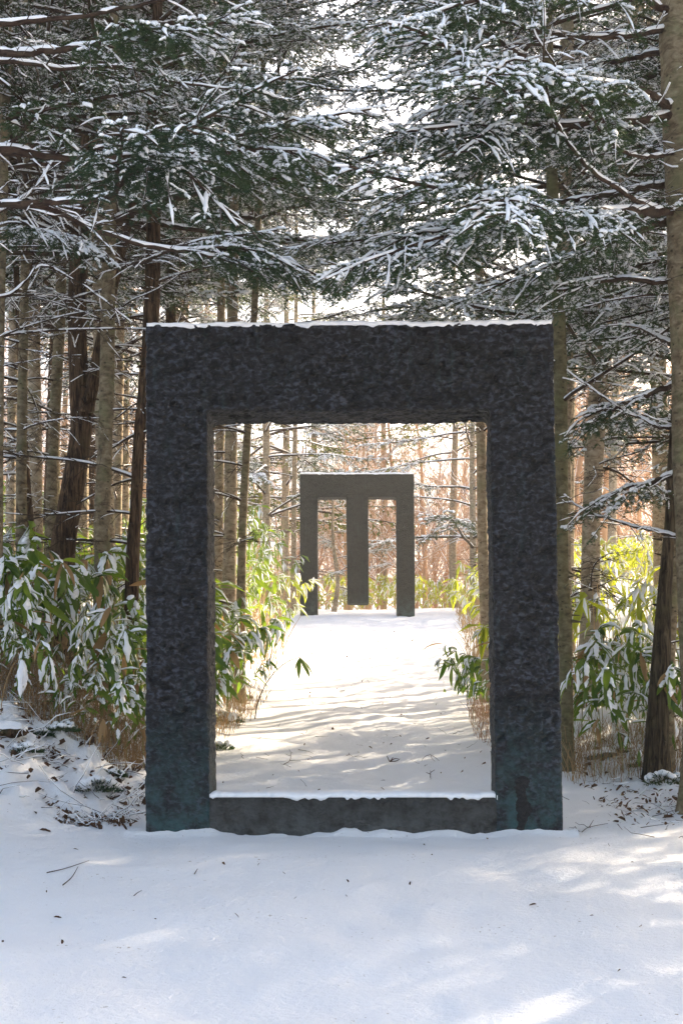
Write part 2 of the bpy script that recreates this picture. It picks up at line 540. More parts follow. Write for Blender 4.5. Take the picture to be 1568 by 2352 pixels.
# --- far gate: two posts, lintel and a hanging middle post
D2 = 41.0
k2 = D2 / F
g2 = empty("three_pillar_gate", (0, D2, 4.2))
tag(g2, "distant grey stone gate with a shortened middle pillar hanging from its lintel", "sculpture")
X2 = lambda px: (px - CX) * k2
Z2 = lambda py: (CY - py) * k2 - 4.2
zt2, zl2 = Z2(1087), Z2(1141)
boxes = [hexa(I3, X2(689), X2(730.5), X2(688), X2(730), -.5, zt2, 0, .5),
         hexa(I3, X2(911), X2(953), X2(910), X2(951), -.5, zt2, 0, .5),
         hexa(I3, X2(688), X2(951), X2(688), X2(951), zl2, zt2, 0, .5)]
me = solid_from_boxes(boxes, .028, 2, "gate_body")
roughen(me, .004, 17, .005)
me.materials.append(M_STONE_FAR); link("gate_body", me, g2)
me = solid_from_boxes([hexa(I3, X2(797), X2(847), X2(795), X2(845.5), Z2(1386), zl2 + .04, -.024, .48)], .028, 2, "hanging_pillar")
roughen(me, .004, 17, .005)
me.materials.append(M_STONE_FAR); link("hanging_pillar", me, g2)
snow_strip("snow_cap", g2, X2(689), X2(950), 0, .5, lambda x: zt2 + 0 * x - .004, .045, 170, nx=120, over=.02)


# ------------------------------------------------------------------ conifers
def bezier_path(pts, n):
    """Catmull-Rom through pts"""
    pts = np.asarray(pts, float)
    if len(pts) == 2: return pts[0] + (pts[1] - pts[0]) * np.linspace(0, 1, n)[:, None]
    P = np.concatenate([[2 * pts[0] - pts[1]], pts, [2 * pts[-1] - pts[-2]]])
    t = np.linspace(0, len(pts) - 1 - 1e-6, n); i = t.astype(int); f = (t - i)[:, None]
    p0, p1, p2, p3 = P[i], P[i + 1], P[i + 2], P[i + 3]
    return .5 * ((2 * p1) + (-p0 + p2) * f + (2 * p0 - 5 * p1 + 4 * p2 - p3) * f**2 + (-p0 + 3 * p1 - 3 * p2 + p3) * f**3)


def bough(path, r0, fol, seclen, lod, seed, snow=.75, hang=.25, dead=.5, fat=1.0, roll=0.):
    """limb along path (n,3). fol: start fraction of the foliage (1+ = bare). returns wood, needles, snow builders"""
    rg = np.random.default_rng(seed)
    W, N, Sn = MB(), MB(), MB()
    path = np.asarray(path, float)
    n = len(path)
    seg = np.linalg.norm(np.diff(path, axis=0), axis=1)
    L = seg.sum(); s_at = np.concatenate([[0], np.cumsum(seg)]) / L
    pos = lambda t: np.stack([np.interp(t, s_at, path[:, k]) for k in range(3)], -1)
    T = norm(np.gradient(path, axis=0))
    tan = lambda t: norm(np.stack([np.interp(t, s_at, T[:, k]) for k in range(3)], -1))
    rad = r0 * (1 - .85 * s_at) + .002
    wp = path.copy(); wp[1:-1] += rg.normal(0, .15, (n - 2, 3)) * rad[1:-1, None]
    W.add(*tubes(wp, rad, 8 if lod == 0 else 5 if lod == 1 else 3))
    # snow lying along the limb
    def snowline(P, rr, cov, seed2):
        sl = np.concatenate([[0], np.cumsum(np.linalg.norm(np.diff(P, axis=0), axis=1))])
        K = int(min(70, max(4, sl[-1] / {0: .035, 1: .06, 2: .3}[lod])))
        t_ = np.linspace(0, sl[-1], K)
        Q = np.stack([np.interp(t_, sl, P[:, k]) for k in range(3)], -1)
        rr = np.interp(t_, sl, rr)
        c = vn(t_ / .13, seed2, 0, seed2) * .8 + vn(t_ / .04, seed2, 0, seed2 + 5) * .35
        w = np.clip((c + cov) * 2., 0, 1.1)
        Q[:, 2] += rr * .7 + .003 * w
        Sn.add(*tubes(Q, (rr * .75 + .0055) * w + .0003, 6 if lod == 0 else 4, zs=.8))
    dens = {0: 1.0, 1: .9, 2: .6}[lod]
    m = max(8, int(L / .06)) if lod < 2 else max(6, int(L / .25))
    tt = np.linspace(0, 1, m)
    snowline(pos(tt), np.interp(tt, s_at, rad), .35 + snow * .4, seed % 997)
    shoots = []                       # start, dir, length
    sects = []
    t = .06 + rg.random() * .05; side = 1
    step = (.085 if lod == 0 else .115) / dens / L
    while t < .985:
        side = -side
        p = pos(t); Tg = tan(t); Sd = norm(np.cross(Tg, [0, 0, 1])) * side
        isfol = t > fol
        a = R(rg.uniform(42, 66)) if isfol else R(rg.uniform(50, 85))
        d = norm(Tg * math.cos(a) + Sd * math.sin(a) + np.array([0, 0, rg.normal(0, .12 if isfol else .3) + (roll * (-1 if Sd[1] < 0 else .45) * rg.uniform(.5, 1.3) if isfol else 0)]))
        if isfol:
            x = (t - fol) / (1 - fol)
            ln = seclen * (min(1, .35 + x * 2.6)) * (1 - x * .8) * rg.uniform(.5, 1.15) + .08
            K = 8 if lod < 2 else 4
            u = np.linspace(0, 1, K)[:, None]
            sag = np.array([0, 0, -1.]) * ln * rg.uniform(.0, .55)
            cur = Tg * ln * rg.uniform(-.1, .4)
            P = p + d * ln * u + sag * u**2 + cur * u**2 + np.cumsum(rg.normal(0, .016 * ln, (K, 3)), 0) * (u > 0)
            W.add(*tubes(P, np.linspace(.0065, .002, K) * (1 if lod < 2 else 1.6), 4 if lod < 1 else 3))
            sects.append((P, ln))
            um = u[:, 0]
            Tp = norm(np.gradient(P, axis=0))
            st = {0: .055, 1: .065, 2: .11}[lod]
            nt_ = max(2, int(ln / st))
            for j in range(nt_):
                uu = .08 + .9 * (j + rg.random() * .8) / nt_
                pp = np.array([np.interp(uu, um, P[:, k]) for k in range(3)])
                dT = norm(np.array([np.interp(uu, um, Tp[:, k]) for k in range(3)]))
                sd2 = norm(np.cross(dT, [0, 0, 1]))
                sg = 1 if j % 2 else -1
                hg = rg.random() < hang
                aa = R(rg.uniform(30, 62))
                if hg: dd = dT * .5 + sd2 * sg * .5 + np.array([0, 0, -rg.uniform(.4, 1.3)])
                else: dd = dT * math.cos(aa) + sd2 * sg * math.sin(aa) + np.array([0, 0, rg.normal(-.05, .16)])
                dd = norm(dd)
                tl_ = (.06 + .30 * min(ln, .7) * (1 - uu * .75)) * rg.uniform(.5, 1.2)
                q2 = norm(np.cross(dd, [0, 0, 1] if not hg else norm(rg.normal(0, 1, 3))))
                q3 = np.cross(q2, dd)
                bd_ = q2 * rg.normal(0, .25) * tl_ + np.array([0, 0, -1.]) * tl_ * rg.uniform(0, .3)
                # leader of this branchlet in two shoots, then short side shoots
                mid_ = pp + dd * tl_ * .5 + bd_ * .25; end_ = pp + dd * tl_ + bd_
                shoots.append((*pp, *norm(mid_ - pp), np.linalg.norm(mid_ - pp) * 1.05, hg))
                shoots.append((*mid_, *norm(end_ - mid_), np.linalg.norm(end_ - mid_), hg))
                ns = int(tl_ / {0: .030, 1: .034, 2: .065}[lod])
                for i2 in range(ns):
                    v_ = .12 + .8 * (i2 + rg.random()) / ns
                    p2 = pp + dd * tl_ * v_ + bd_ * v_ * v_
                    a2 = R(rg.uniform(32, 58)); s3 = 1 if i2 % 2 else -1
                    d2 = dd * math.cos(a2) + q2 * s3 * math.sin(a2) + q3 * rg.normal(-.02, .16)
                    l2 = rg.uniform(.035, .085) * (1.15 - .5 * v_) * (1.6 if lod == 2 else 1)
                    shoots.append((*p2, *norm(d2), l2, hg))
            shoots.append((*P[-1], *norm(P[-1] - P[-2]), .08, 0))
            t += step * rg.uniform(.75, 1.25)
        else:
            # dead, bare side twigs
            if rg.random() < dead:
                ln = rg.uniform(.12, .55) * (1 if lod < 2 else 1.4)
                K = 5
                u = np.linspace(0, 1, K)[:, None]
                P = p + d * ln * u + np.array([0, 0, -1.]) * ln * rg.uniform(0, .35) * u**2 + rg.normal(0, .015, (K, 3)) * u
                W.add(*tubes(P, np.linspace(.0045, .0012, K) * (1.0 if lod == 0 else 1.5), 3))
                if rg.random() < .65 * snow + .2: snowline(P, np.full(K, .0028), .2, int(rg.integers(1000)))
                if lod < 2:
                    for q_ in range(rg.integers(3, 9)):
                        uu = rg.uniform(.2, .9)
                        pp = np.array([np.interp(uu, u[:, 0], P[:, k]) for k in range(3)])
                        dd = norm(d + rg.normal(0, .6, 3)); l2 = rg.uniform(.06, .22)
                        Q = pp + dd * l2 * np.linspace(0, 1, 3)[:, None]
                        W.add(*tubes(Q, np.array([.002, .0015, .0008]) * (1 if lod == 0 else 1.6), 3))
            t += step * rg.uniform(.5, 1.1)
    if fol < 1:
        shoots.append((*path[-1], *T[-1], .12, 0))
    if not shoots: return W, N, Sn
    A = np.array(shoots); P0 = A[:, :3]; Dd = A[:, 3:6]; Ln = A[:, 6] ; Hg = A[:, 7]
    M = len(A)
    droop = Ln * rg.uniform(.05, .35, M)
    def SP(tt_): # (M,k) -> (M,k,3)
        return P0[:, None] + Dd[:, None] * (Ln[:, None] * tt_)[..., None] + np.array([0, 0, -1.]) * (droop[:, None] * tt_**2)[..., None]
    # needles
    if lod < 2:
        nn_ = 21 if lod == 0 else 11
        nl, nw = (.024, .006) if lod == 0 else (.028, .009)
        t_ = rg.random((M, nn_)) * .98
        B = SP(t_)
        Sd = norm(np.cross(Dd, np.array([0, 0, 1.]) + rg.normal(0, .05, (M, 3)))); Up = np.cross(Sd, Dd)
        ang = rg.uniform(-.35, math.pi + .35, (M, nn_))           # mostly sideways and up
        rr = Sd[:, None] * np.cos(ang)[..., None] * 1.15 + Up[:, None] * np.sin(ang)[..., None] * .55
        dirn = norm(rr + Dd[:, None] * rg.uniform(.35, .9, (M, nn_))[..., None])
        wd = norm(np.cross(dirn, norm(rg.normal(0, 1, (M, nn_, 3)) + np.array([0, 0, 1.])))) * nw * .5
        tip = B + dirn * (nl * rg.uniform(.75, 1.2, (M, nn_)))[..., None]
        VV = np.stack([B - wd, B + wd, tip], 2).reshape(-1, 3)
        N.add(VV, np.arange(len(VV)).reshape(-1, 3))
    else:
        Sd = norm(np.cross(Dd, np.array([0, 0, 1.]) + rg.normal(0, .3, (M, 3)))); Up = np.cross(Sd, Dd)
        tl = P0 + Dd * Ln[:, None]; md = P0 + Dd * (Ln * .5)[:, None]
        for ax, w in ((Sd, .03), (Up, .018)):
            VV = np.stack([P0, md + ax * w, tl, md - ax * w], 1).reshape(-1, 3)
            N.add(VV, np.arange(len(VV)).reshape(-1, 4))
    # snow on shoots, in patches
    c = vn(P0[:, 0] * 4, P0[:, 1] * 4, P0[:, 2] * 4, seed % 89) * .9 + rg.normal(0, .25, M)
    has = (c < (snow * 2 - 1) * .8 - .14) & (Hg == 0) & (Dd[:, 2] > -.42)
    if has.any():
        K = 4 if lod < 2 else 3
        tk = np.array([-.1, .06, .7, .88]) if K == 4 else np.linspace(-.05, .92, K)
        prof = {5: [.35, .9, 1.0, .85, .12], 4: [.08, .95, .95, .08], 3: [.5, 1., .1]}[K]
        PP = SP(np.tile(tk, (M, 1)))[has]
        mm = len(PP); big_ = 1 + .7 * np.clip(-c[has] - .1, 0, 1)
        rs = rg.uniform(.006, .0135, mm) * big_ * fat * {0: 1, 1: 1.1, 2: 1.35}[lod]
        RR = rs[:, None] * np.array(prof)[None] * rg.uniform(.8, 1.2, (mm, K))
        PP[:, :, 2] += RR * .55 + .005
        PP += rg.normal(0, .0025, PP.shape)
        Sn.add(*tubes(PP, RR, 5 if lod < 2 else 3, zs=.8))
    for P, ln in sects:                # clumps along the side branches
        if lod == 2: continue
        K = max(4, int(ln / .05)); u = np.linspace(.05, .97, K)
        Q = np.stack([np.interp(u, np.linspace(0, 1, len(P)), P[:, k]) for k in range(3)], -1)
        w = np.clip(vn(Q[:, 0] * 9, Q[:, 1] * 9, Q[:, 2] * 9, 17) * 1.8 + snow * .75 - .35, 0, 1.1)
        w[0] *= .3; w[-1] *= .2
        Q[:, 2] += .010 + .006 * w
        Sn.add(*tubes(Q, (.0135 * fat) * w * rg.uniform(.75, 1.25, K) + .0003, 6 if lod == 0 else 4, zs=.75))
    return W, N, Sn


def trio(W, N, Sn, nm):
    return (W.mesh(nm + "_wood", [M_TWIG]), N.mesh(nm + "_needles", [M_NEEDLE], False) if N.v else None, Sn.mesh(nm + "_snow", [M_SNOW]) if Sn.v else None)


def gen_path(L, rg, up0=.05, sag=.25, curl=.12, n=16):
    u = np.linspace(0, 1, n)
    a = rg.normal(0, .1)
    x = L * u
    y = L * a * u**2 + .03 * L * np.sin(u * 5 + rg.random() * 6) * u
    z = L * (up0 * u - sag * u**1.7 + curl * u**3.5) + .02 * L * np.sin(u * 7 + rg.random() * 6) * u
    return np.stack([x, y, z], -1)


rgv = np.random.default_rng(5)
BR = {0: [], 1: [], 2: []}; DEAD = {0: [], 1: [], 2: []}
for k in range(5):
    BR[0].append(trio(*bough(gen_path(rgv.uniform(2.6, 3.6), rgv, .1, .3, .15), .026, rgv.uniform(.28, .42), rgv.uniform(.55, .8), 0, 100 + k, snow=rgv.uniform(.6, .9)), "branch_a"))
for k in range(7):
    BR[1].append(trio(*bough(gen_path(rgv.uniform(2.6, 3.9), rgv, .1, .32, .15), .027, rgv.uniform(.2, .4), rgv.uniform(.75, 1.05), 1, 200 + k, snow=rgv.uniform(.62, .92), fat=1.15), "branch_b"))
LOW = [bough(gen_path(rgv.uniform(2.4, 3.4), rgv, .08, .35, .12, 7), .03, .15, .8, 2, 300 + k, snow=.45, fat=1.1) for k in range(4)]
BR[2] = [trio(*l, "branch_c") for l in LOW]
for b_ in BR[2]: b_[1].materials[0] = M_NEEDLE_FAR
for k in range(4):
    DEAD[0].append(trio(*bough(gen_path(rgv.uniform(1.2, 2.6), rgv, .12, .3, .1), .015, 1.5, .5, 0, 400 + k, snow=.7, dead=.95), "dead_a"))
    DEAD[1].append(trio(*bough(gen_path(rgv.uniform(1.2, 2.6), rgv, .12, .3, .1), .015, 1.5, .5, 1, 500 + k, snow=.2, dead=.95), "dead_b"))
DEAD[2] = DEAD[1]


def put_trio(tr, parent, M, label=None):
    o = link("branch", tr[0], parent, M)
    if label: o['label'] = label
    if tr[1]: link("needles", tr[1], o)
    if tr[2]: link("snow", tr[2], o)
    return o


STUBS = []


def trunk_mesh(pts, radii, mat_, seed, sides=14, rings=46, amp=.06):
    P = bezier_path(pts, rings)
    s = np.linspace(0, 1, rings)
    rr = np.interp(s, np.linspace(0, 1, len(radii)), radii)
    V, q = tubes(P, rr, sides)
    c = np.repeat(P, sides, 0)
    d = V - c
    f = 1 + amp * vn(V[:, 0] * 9 + seed, V[:, 1] * 9, V[:, 2] * 2.5, seed) + amp * .7 * vn(V[:, 0] * 25, V[:, 1] * 25, V[:, 2] * 8, seed + 1)
    V = c + d * f[:, None]
    m = MB(); m.add(V, q)
    if sides > 8:
        g_ = np.random.default_rng(seed + 9)
        for j in range(34):
            t = g_.uniform(.03, .75); p = np.array([np.interp(t, s, P[:, k]) for k in range(3)]); rad_ = np.interp(t, s, rr)
            if radii[0] == 1: rad_ = .07
            a = g_.uniform(0, 6.28); dd = np.array([math.cos(a), math.sin(a), g_.normal(.1, .3)]); ln = g_.uniform(.02, .11)
            STUBS.append((p + dd * rad_ * .8, p + dd * (rad_ + ln), g_.uniform(.005, .013)))
        for a_, b_, r_ in STUBS:
            m.add(*tubes(a_ + (b_ - a_) * np.linspace(0, 1, 3)[:, None], np.array([r_ * 1.5, r_, r_ * .5]), 5))
        STUBS.clear()
    return m.mesh("trunk", [mat_])


def fir(base_xy, H, rb, lean, mat_, lod, label, cat="fir tree", group=None, dead_from=1.3, fol_from=4.0, zvis=99, seed=0,
        pts=None, avoid=None, nb=1.0, name="fir_tree", blen=1.0, deadp=1.0, side=None):
    """tree at base_xy; lean = (dx,dy) of the top; branches in whorls"""
    rg = np.random.default_rng(seed + 1000)
    bx, by = base_xy
    bz = gz(bx, by) - .15
    t = empty(name, (bx, by, bz)); tag(t, label, cat, group)
    if pts is None:
        pts = [(0, 0, 0), (lean[0] * .2 + rg.normal(0, .03), lean[1] * .2, H * .25), (lean[0] * .55 + rg.normal(0, .04), lean[1] * .5, H * .55), (lean[0], lean[1], H)]
    pts = np.array(pts, float)
    radii = [rb * 1.35, rb * 1.03, rb * .98, rb * .93, rb * .87, rb * .8, rb * .72, rb * .6, rb * .42, rb * .12]
    me = trunk_mesh(pts, radii, mat_, seed, sides=14 if lod < 2 else 8, rings=46 if lod < 2 else 18)
    link("trunk", me, t)
    P = bezier_path(pts, 60)
    z = dead_from + rg.random() * .4
    while z < H * .97:
        c = np.array([np.interp(z, P[:, 2], P[:, k]) for k in range(3)])
        top = z / H
        wz = c[2] + bz
        vis = wz < zvis
        isd = z < fol_from + rg.normal(0, .5)
        k = rg.integers(2, 5) if not isd else rg.integers(1, 4)
        k = max(1, int(round(k * nb)))
        for j in range(k):
            if isd and rg.random() > deadp: continue
            az = rg.uniform(0, 2 * math.pi)
            if avoid and avoid(az, bx + c[0], by + c[1], wz): continue
            l_ = lod if vis else 2
            fam = DEAD if isd else BR
            tr = fam[l_][rg.integers(len(fam[l_]))]
            sc = (1.1 if not isd else rg.uniform(.5, 1.1)) * (1 - .72 * max(0, top - .25) / .75) * rg.uniform(.75, 1.15) * blen
            el = rg.normal(.05, .12) + (.25 * top)
            M = Matrix.Translation(c) @ Matrix.Rotation(az, 4, 'Z') @ Matrix.Rotation(-el, 4, 'Y') @ Matrix.Rotation(rg.normal(0, .15), 4, 'X') @ Matrix.Diagonal((sc, sc * (1 if rg.random() < .5 else -1), sc, 1))
            if vis or not isd:
                put_trio(tr, t, M)
        z += rg.uniform(.28, .5) if not isd else rg.uniform(.25, .55)
    return t


#EOF1
def hit(px, py, y0=5.5, y1=70):
    """where the line of sight through a picture point meets the snow"""
    Yv = np.arange(y0, y1, .02)
    x = (px - CX) * Yv / F; z = (CY - py) * Yv / F
    d = z - ground(x, Yv)
    i = int(np.argmax(d < 0)) if (d < 0).any() else len(Yv) - 1
    return float(x[i]), float(Yv[i]), gz(x[i], Yv[i])


def proj(x, y, z):
    return CX + x / y * F, CY - z / y * F


def avoid_view(az, x, y, z):
    """keep the two gates, the path between them and the camera side free of branches"""
    for r in (.8, 1.6, 2.4, 3.2, 4.):
        X_, Y_ = x + math.cos(az) * r, y + math.sin(az) * r
        if Y_ < 1.5: return True
        px, py = proj(X_, Y_, z - .08 * r)
        if Y_ < 12.2 and -60 < px < 1640 and py > -60: return True
        if Y_ < 13.0 and 250 < px < 1400 and py > 620: return True
        if Y_ < 12.3 and math.hypot(X_, Y_) < 6 and z < 3: return True
        if Y_ < 42.5 and 600 < px < 1060 and py > 985: return True
    return False


def tree_px(samples, Yd, mat_, lod, label, H=15, seed=0, **kw):
    """trunk traced through picture points (px, py, width) at distance Yd"""
    s = sorted(samples, key=lambda a: -a[1])
    bx = (s[0][0] - CX) * Yd / F
    bz = gz(bx, Yd) - .15
    pts = [((p - CX) * Yd / F - bx, 0, (CY - r) * Yd / F - bz) for p, r, w in s]
    ws = [w * Yd / F / 2 for p, r, w in s]
    if pts[0][2] > .35:
        d = np.array(pts[0]) - np.array(pts[1]); d = d / abs(d[2]); base = np.array(pts[0]) + d * pts[0][2]
        base[0] *= .5
        pts = [(base[0], 0, 0)] + pts; ws = [ws[0] * 1.25] + ws
    else: pts[0] = (pts[0][0], 0, 0)
    last = np.array(pts[-1]); prev = np.array(pts[-2]); dd = (last - prev) / (last[2] - prev[2])
    if last[2] < H - 2:
        for k in (1, 2, 3):
            zz = last[2] + (H - last[2]) * k / 3
            pts.append(tuple(last + dd * (zz - last[2]) * .6 * np.array([1, 1, 0]) + np.array([0, 0, zz - last[2]])))
            ws.append(ws[-1] * [.8, .65, .25][k - 1])
    rg = np.random.default_rng(seed + 50)
    t = empty("fir_tree" if 'name' not in kw else kw['name'], (bx, Yd, bz)); tag(t, label, kw.get('cat', "fir tree"), kw.get('group'))
    P = np.array(pts, float); P[1:, 1] += np.cumsum(rg.normal(0, .03, len(P) - 1))
    me = trunk_mesh(P, np.ones(2), mat_, seed, 16, 70)
    # real radii along the height
    Pb = bezier_path(P, 70)
    zz = np.array([p[2] for p in P]); rr = np.interp(Pb[:, 2], zz, ws)
    c = np.repeat(Pb, 16, 0)
    n = len(me.vertices); co = np.empty(n * 3); me.vertices.foreach_get('co', co); co = co.reshape(-1, 3)
    flare = 1 + .35 * np.exp(-np.maximum(Pb[:, 2], 0) / .25)
    nb_ = len(c); co[:nb_] = c + (co[:nb_] - c) * (rr * flare).repeat(16)[:, None]
    me.vertices.foreach_set('co', co.ravel()); me.update()
    link("trunk", me, t)
    dead_from, fol_from, nb, deadp, blen = kw.get('dead_from', 1.4), kw.get('fol_from', 4.2), kw.get('nb', 1.), kw.get('deadp', 1.), kw.get('blen', 1.)
    z = dead_from
    H = P[-1, 2]
    while z < H * .97:
        cpt = np.array([np.interp(z, Pb[:, 2], Pb[:, k]) for k in range(3)])
        top = z / H; wz = cpt[2] + bz
        isd = z < fol_from + rg.normal(0, .4)
        vis = (CY - wz * F / Yd) > -500
        k = rg.integers(2, 5) if not isd else rg.integers(1, 4)
        for j in range(max(1, int(round(k * nb)))):
            if isd and rg.random() > deadp: continue
            az = rg.uniform(0, 2 * math.pi)
            if avoid_view(az, bx + cpt[0], Yd, wz): continue
            l_ = lod if vis else 2
            fam = DEAD if isd else BR
            tr = fam[l_][rg.integers(len(fam[l_]))]
            sc = (1.05 if not isd else rg.uniform(.4, 1.)) * (1 - .7 * max(0, top - .3) / .7) * rg.uniform(.75, 1.15) * blen
            el = rg.normal(.05, .12) + .2 * top
            M = Matrix.Translation(cpt) @ Matrix.Rotation(az, 4, 'Z') @ Matrix.Rotation(-el, 4, 'Y') @ Matrix.Rotation(rg.normal(0, .15), 4, 'X') @ Matrix.Diagonal((sc, sc * (1 if rg.random() < .5 else -1), sc, 1))
            if vis or not isd: put_trio(tr, t, M)
        z += rg.uniform(.3, .55)
    return t


# ------------------------------------------------------------------ trees the photograph singles out
TL = {}
TL['a'] = tree_px([(50, 1267, 26), (52, 1000, 24), (57, 716, 21), (64, 400, 17), (70, 0, 14)], 17.5, M_BARK, 0, "thin straight grey fir trunk near the left edge, first pale one from the left", seed=1, fol_from=5.2, deadp=.9)
TL['b'] = tree_px([(76, 1270, 19), (62, 1090, 17), (45, 760, 14), (35, 500, 12)], 19, M_BARK_DARK, 1, "thin reddish leaning trunk crossing behind the first grey fir at left", H=12, seed=2, fol_from=5, nb=.6)
TL['c'] = tree_px([(116, 1280, 29), (124, 1030, 27), (138, 716, 25), (148, 400, 21), (156, 0, 17)], 19, M_BARK, 1, "slim grey fir directly left of the dark brown leaning forked tree", seed=3, fol_from=5.5)
TL['d'] = tree_px([(143, 1290, 60), (160, 1175, 54), (174, 1077, 52), (185, 978, 49), (181, 880, 45), (175, 716, 43), (184, 500, 42), (193, 400, 38), (206, 200, 28), (210, 0, 24)], 17.2, M_BARK_DARK, 0,
                  "dark brown leaning tree with deeply furrowed bark and a fork at mid height", seed=4, fol_from=7.5, dead_from=5, nb=.7, cat="tree", name="furrowed_tree")
TL['e'] = tree_px([(235, 1320, 39), (237, 1208, 37), (243, 1044, 34), (247, 880, 34), (251, 716, 32), (254, 550, 30), (260, 300, 27), (264, 0, 23)], 16.6, M_BARK, 0,
                  "straight blotchy grey fir to the right of the forked brown tree", seed=5, fol_from=5.0, dead_from=2.6)
TL['f'] = tree_px([(306, 1285, 31), (313, 1170, 28), (320, 1000, 27), (335, 850, 31), (347, 700, 36), (349, 560, 34), (352, 380, 30), (356, 100, 24)], 16.5, M_BARK_DARK, 1,
                  "reddish brown trunk partly hidden behind the left post of the stone frame", seed=6, fol_from=6.0, nb=.8)
TL['g'] = tree_px([(268, 1290, 22), (272, 1000, 21), (276, 716, 19), (282, 300, 15)], 24, M_BARK_PALE, 1, "pale slender fir just right of the blotchy grey fir, behind it", seed=7, fol_from=6, nb=.8)
TL['h'] = tree_px([(287, 1292, 22), (288, 1000, 20), (290, 716, 18), (294, 300, 15)], 26.5, M_BARK_PALE, 1, "pale slender fir seen between the grey fir and the reddish trunk beside the frame", seed=8, fol_from=6, nb=.8)
TL['i'] = tree_px([(0, 1250, 18), (3, 700, 16), (10, 200, 24), (12, 0, 24)], 15.2, M_BARK, 0, "fir trunk cut by the left edge of the picture", seed=9, fol_from=5, nb=.8)
TL['j'] = tree_px([(27, 1240, 22), (30, 900, 20), (34, 500, 17)], 23, M_BARK_PALE, 1, "pale fir trunk between the left edge and the first grey fir", seed=10, fol_from=6, nb=.8)
TL['k'] = tree_px([(392, 1000, 26), (394, 620, 24), (397, 400, 20)], 22, M_BARK_DARK, 1, "dark slim trunk rising above the left end of the lintel", seed=11, fol_from=6.5, nb=.7)
tree_px([(503, 1270, 22), (505, 1100, 21), (507, 960, 20), (511, 500, 16)], 22, M_BARK_PALE, 1, "pale trunk touching the left post inside the frame opening, leftmost of three", seed=12, fol_from=6.5, nb=.9)
tree_px([(527, 1285, 32), (529, 1180, 30), (531, 960, 28), (536, 500, 23)], 21.2, M_BARK_PALE, 1, "broad pale trunk in the middle of the three inside the frame opening at left", seed=13, fol_from=6.5, nb=.9)
tree_px([(556, 1275, 20), (560, 1150, 19), (571, 960, 17), (590, 600, 15)], 20.6, M_BARK, 1, "slim brown trunk leaning right, rightmost of three inside the frame opening at left", seed=14, fol_from=6.5, nb=.9)
tree_px([(675, 1200, 12), (677, 1050, 11), (680, 700, 9)], 47, M_BARK_PALE, 1, "small distant pale trunk up the bank left of the three pillar gate", H=17, seed=15, fol_from=5.5)
tree_px([(1116, 1455, 27), (1108, 1250, 25), (1104, 980, 22), (1100, 700, 20), (1096, 300, 17)], 21.5, M_BARK_PALE, 1, "speckled brown trunk beside the right post, seen inside the frame opening", seed=16, fol_from=4.6, dead_from=2)
t15 = tree_px([(1298, 1610, 32), (1296, 1430, 32), (1289, 1300, 30), (1287, 1042, 30), (1283, 716, 31), (1272, 500, 28), (1262, 200, 24)], 14.6, M_BARK_GREEN, 0, "mossy smooth trunk pressed against the outer edge of the right post", seed=17, fol_from=5.2, dead_from=3.6, name="smooth_barked_tree", cat="tree", nb=.5)
tree_px([(1304, 1400, 20), (1303, 1042, 19), (1308, 716, 24), (1301, 400, 27), (1307, 100, 28)], 18.8, M_BARK_PALE, 1, "pale straight trunk standing behind the mossy one right of the frame", seed=18, fol_from=5.5)
tree_px([(1354, 1440, 47), (1356, 1368, 44), (1361, 1173, 42), (1374, 912, 44), (1390, 716, 33), (1422, 500, 27), (1440, 300, 25)], 18, M_BARK_PALE, 1, "speckled tan fir leaning right, in full view right of the frame", seed=19, fol_from=4.4, dead_from=1.2)
tree_px([(1508, 1690, 52), (1516, 1500, 42), (1525, 1360, 33), (1536, 1194, 23), (1547, 1000, 20), (1570, 700, 16)], 13.9, M_BARK_DARK2, 0, "dark leaning trunk in front of the bamboo grass near the right edge", H=9, seed=20, fol_from=9, deadp=.3, name="leaning_tree", cat="tree")
tree_px([(1530, 1640, 34), (1538, 1450, 30), (1550, 1300, 27), (1562, 1150, 24), (1580, 900, 20)], 14.2, M_BARK, 0, "second leaning trunk rising behind the dark one near the right edge", H=10, seed=21, fol_from=9, deadp=.4, name="leaning_tree", cat="tree")
big = tree_px([(1612, 1715, 92), (1600, 1400, 90), (1590, 1100, 90), (1580, 800, 90), (1570, 600, 90), (1560, 400, 88), (1554, 200, 86), (1550, 0, 82)], 12.5, M_BARK, 0, "thick grey fir with snow laden boughs at the right edge", seed=22, fol_from=7.5, dead_from=2.2, deadp=.55, H=15)

# the fork of the dark brown tree
d = TL['d']
fp = [at(px, py, 17.15) - np.array(d.location) for px, py in ((196, 950), (212, 890), (229, 798), (262, 650), (293, 520), (325, 380), (350, 200))]
fm = trunk_mesh(fp, [.085, .07, .06, .055, .05, .045, .035], M_BARK_DARK, 44, 12, 40)
link("fork", fm, d)['label'] = "thinner second stem rising to the right"

# two firs just outside the picture whose boughs reach in
left_near = fir((-3.7, 10.4), 14, .15, (0, 0), M_BARK, 0, "fir just outside the left edge whose dark snowy boughs hang across the upper left", fol_from=8, dead_from=6.5, seed=30, avoid=avoid_view, nb=.6)
left_near2 = fir((-4.3, 13.2), 15, .15, (.2, 0), M_BARK, 0, "second fir outside the left edge with long bare limbs reaching in", fol_from=6.5, dead_from=3, seed=31, avoid=avoid_view)

# ------------------------------------------------------------------ boughs traced from the photograph
def dr_near(T, a):
    return (T[0] * math.sin(a) + T[1] * math.cos(a)) < T[1]


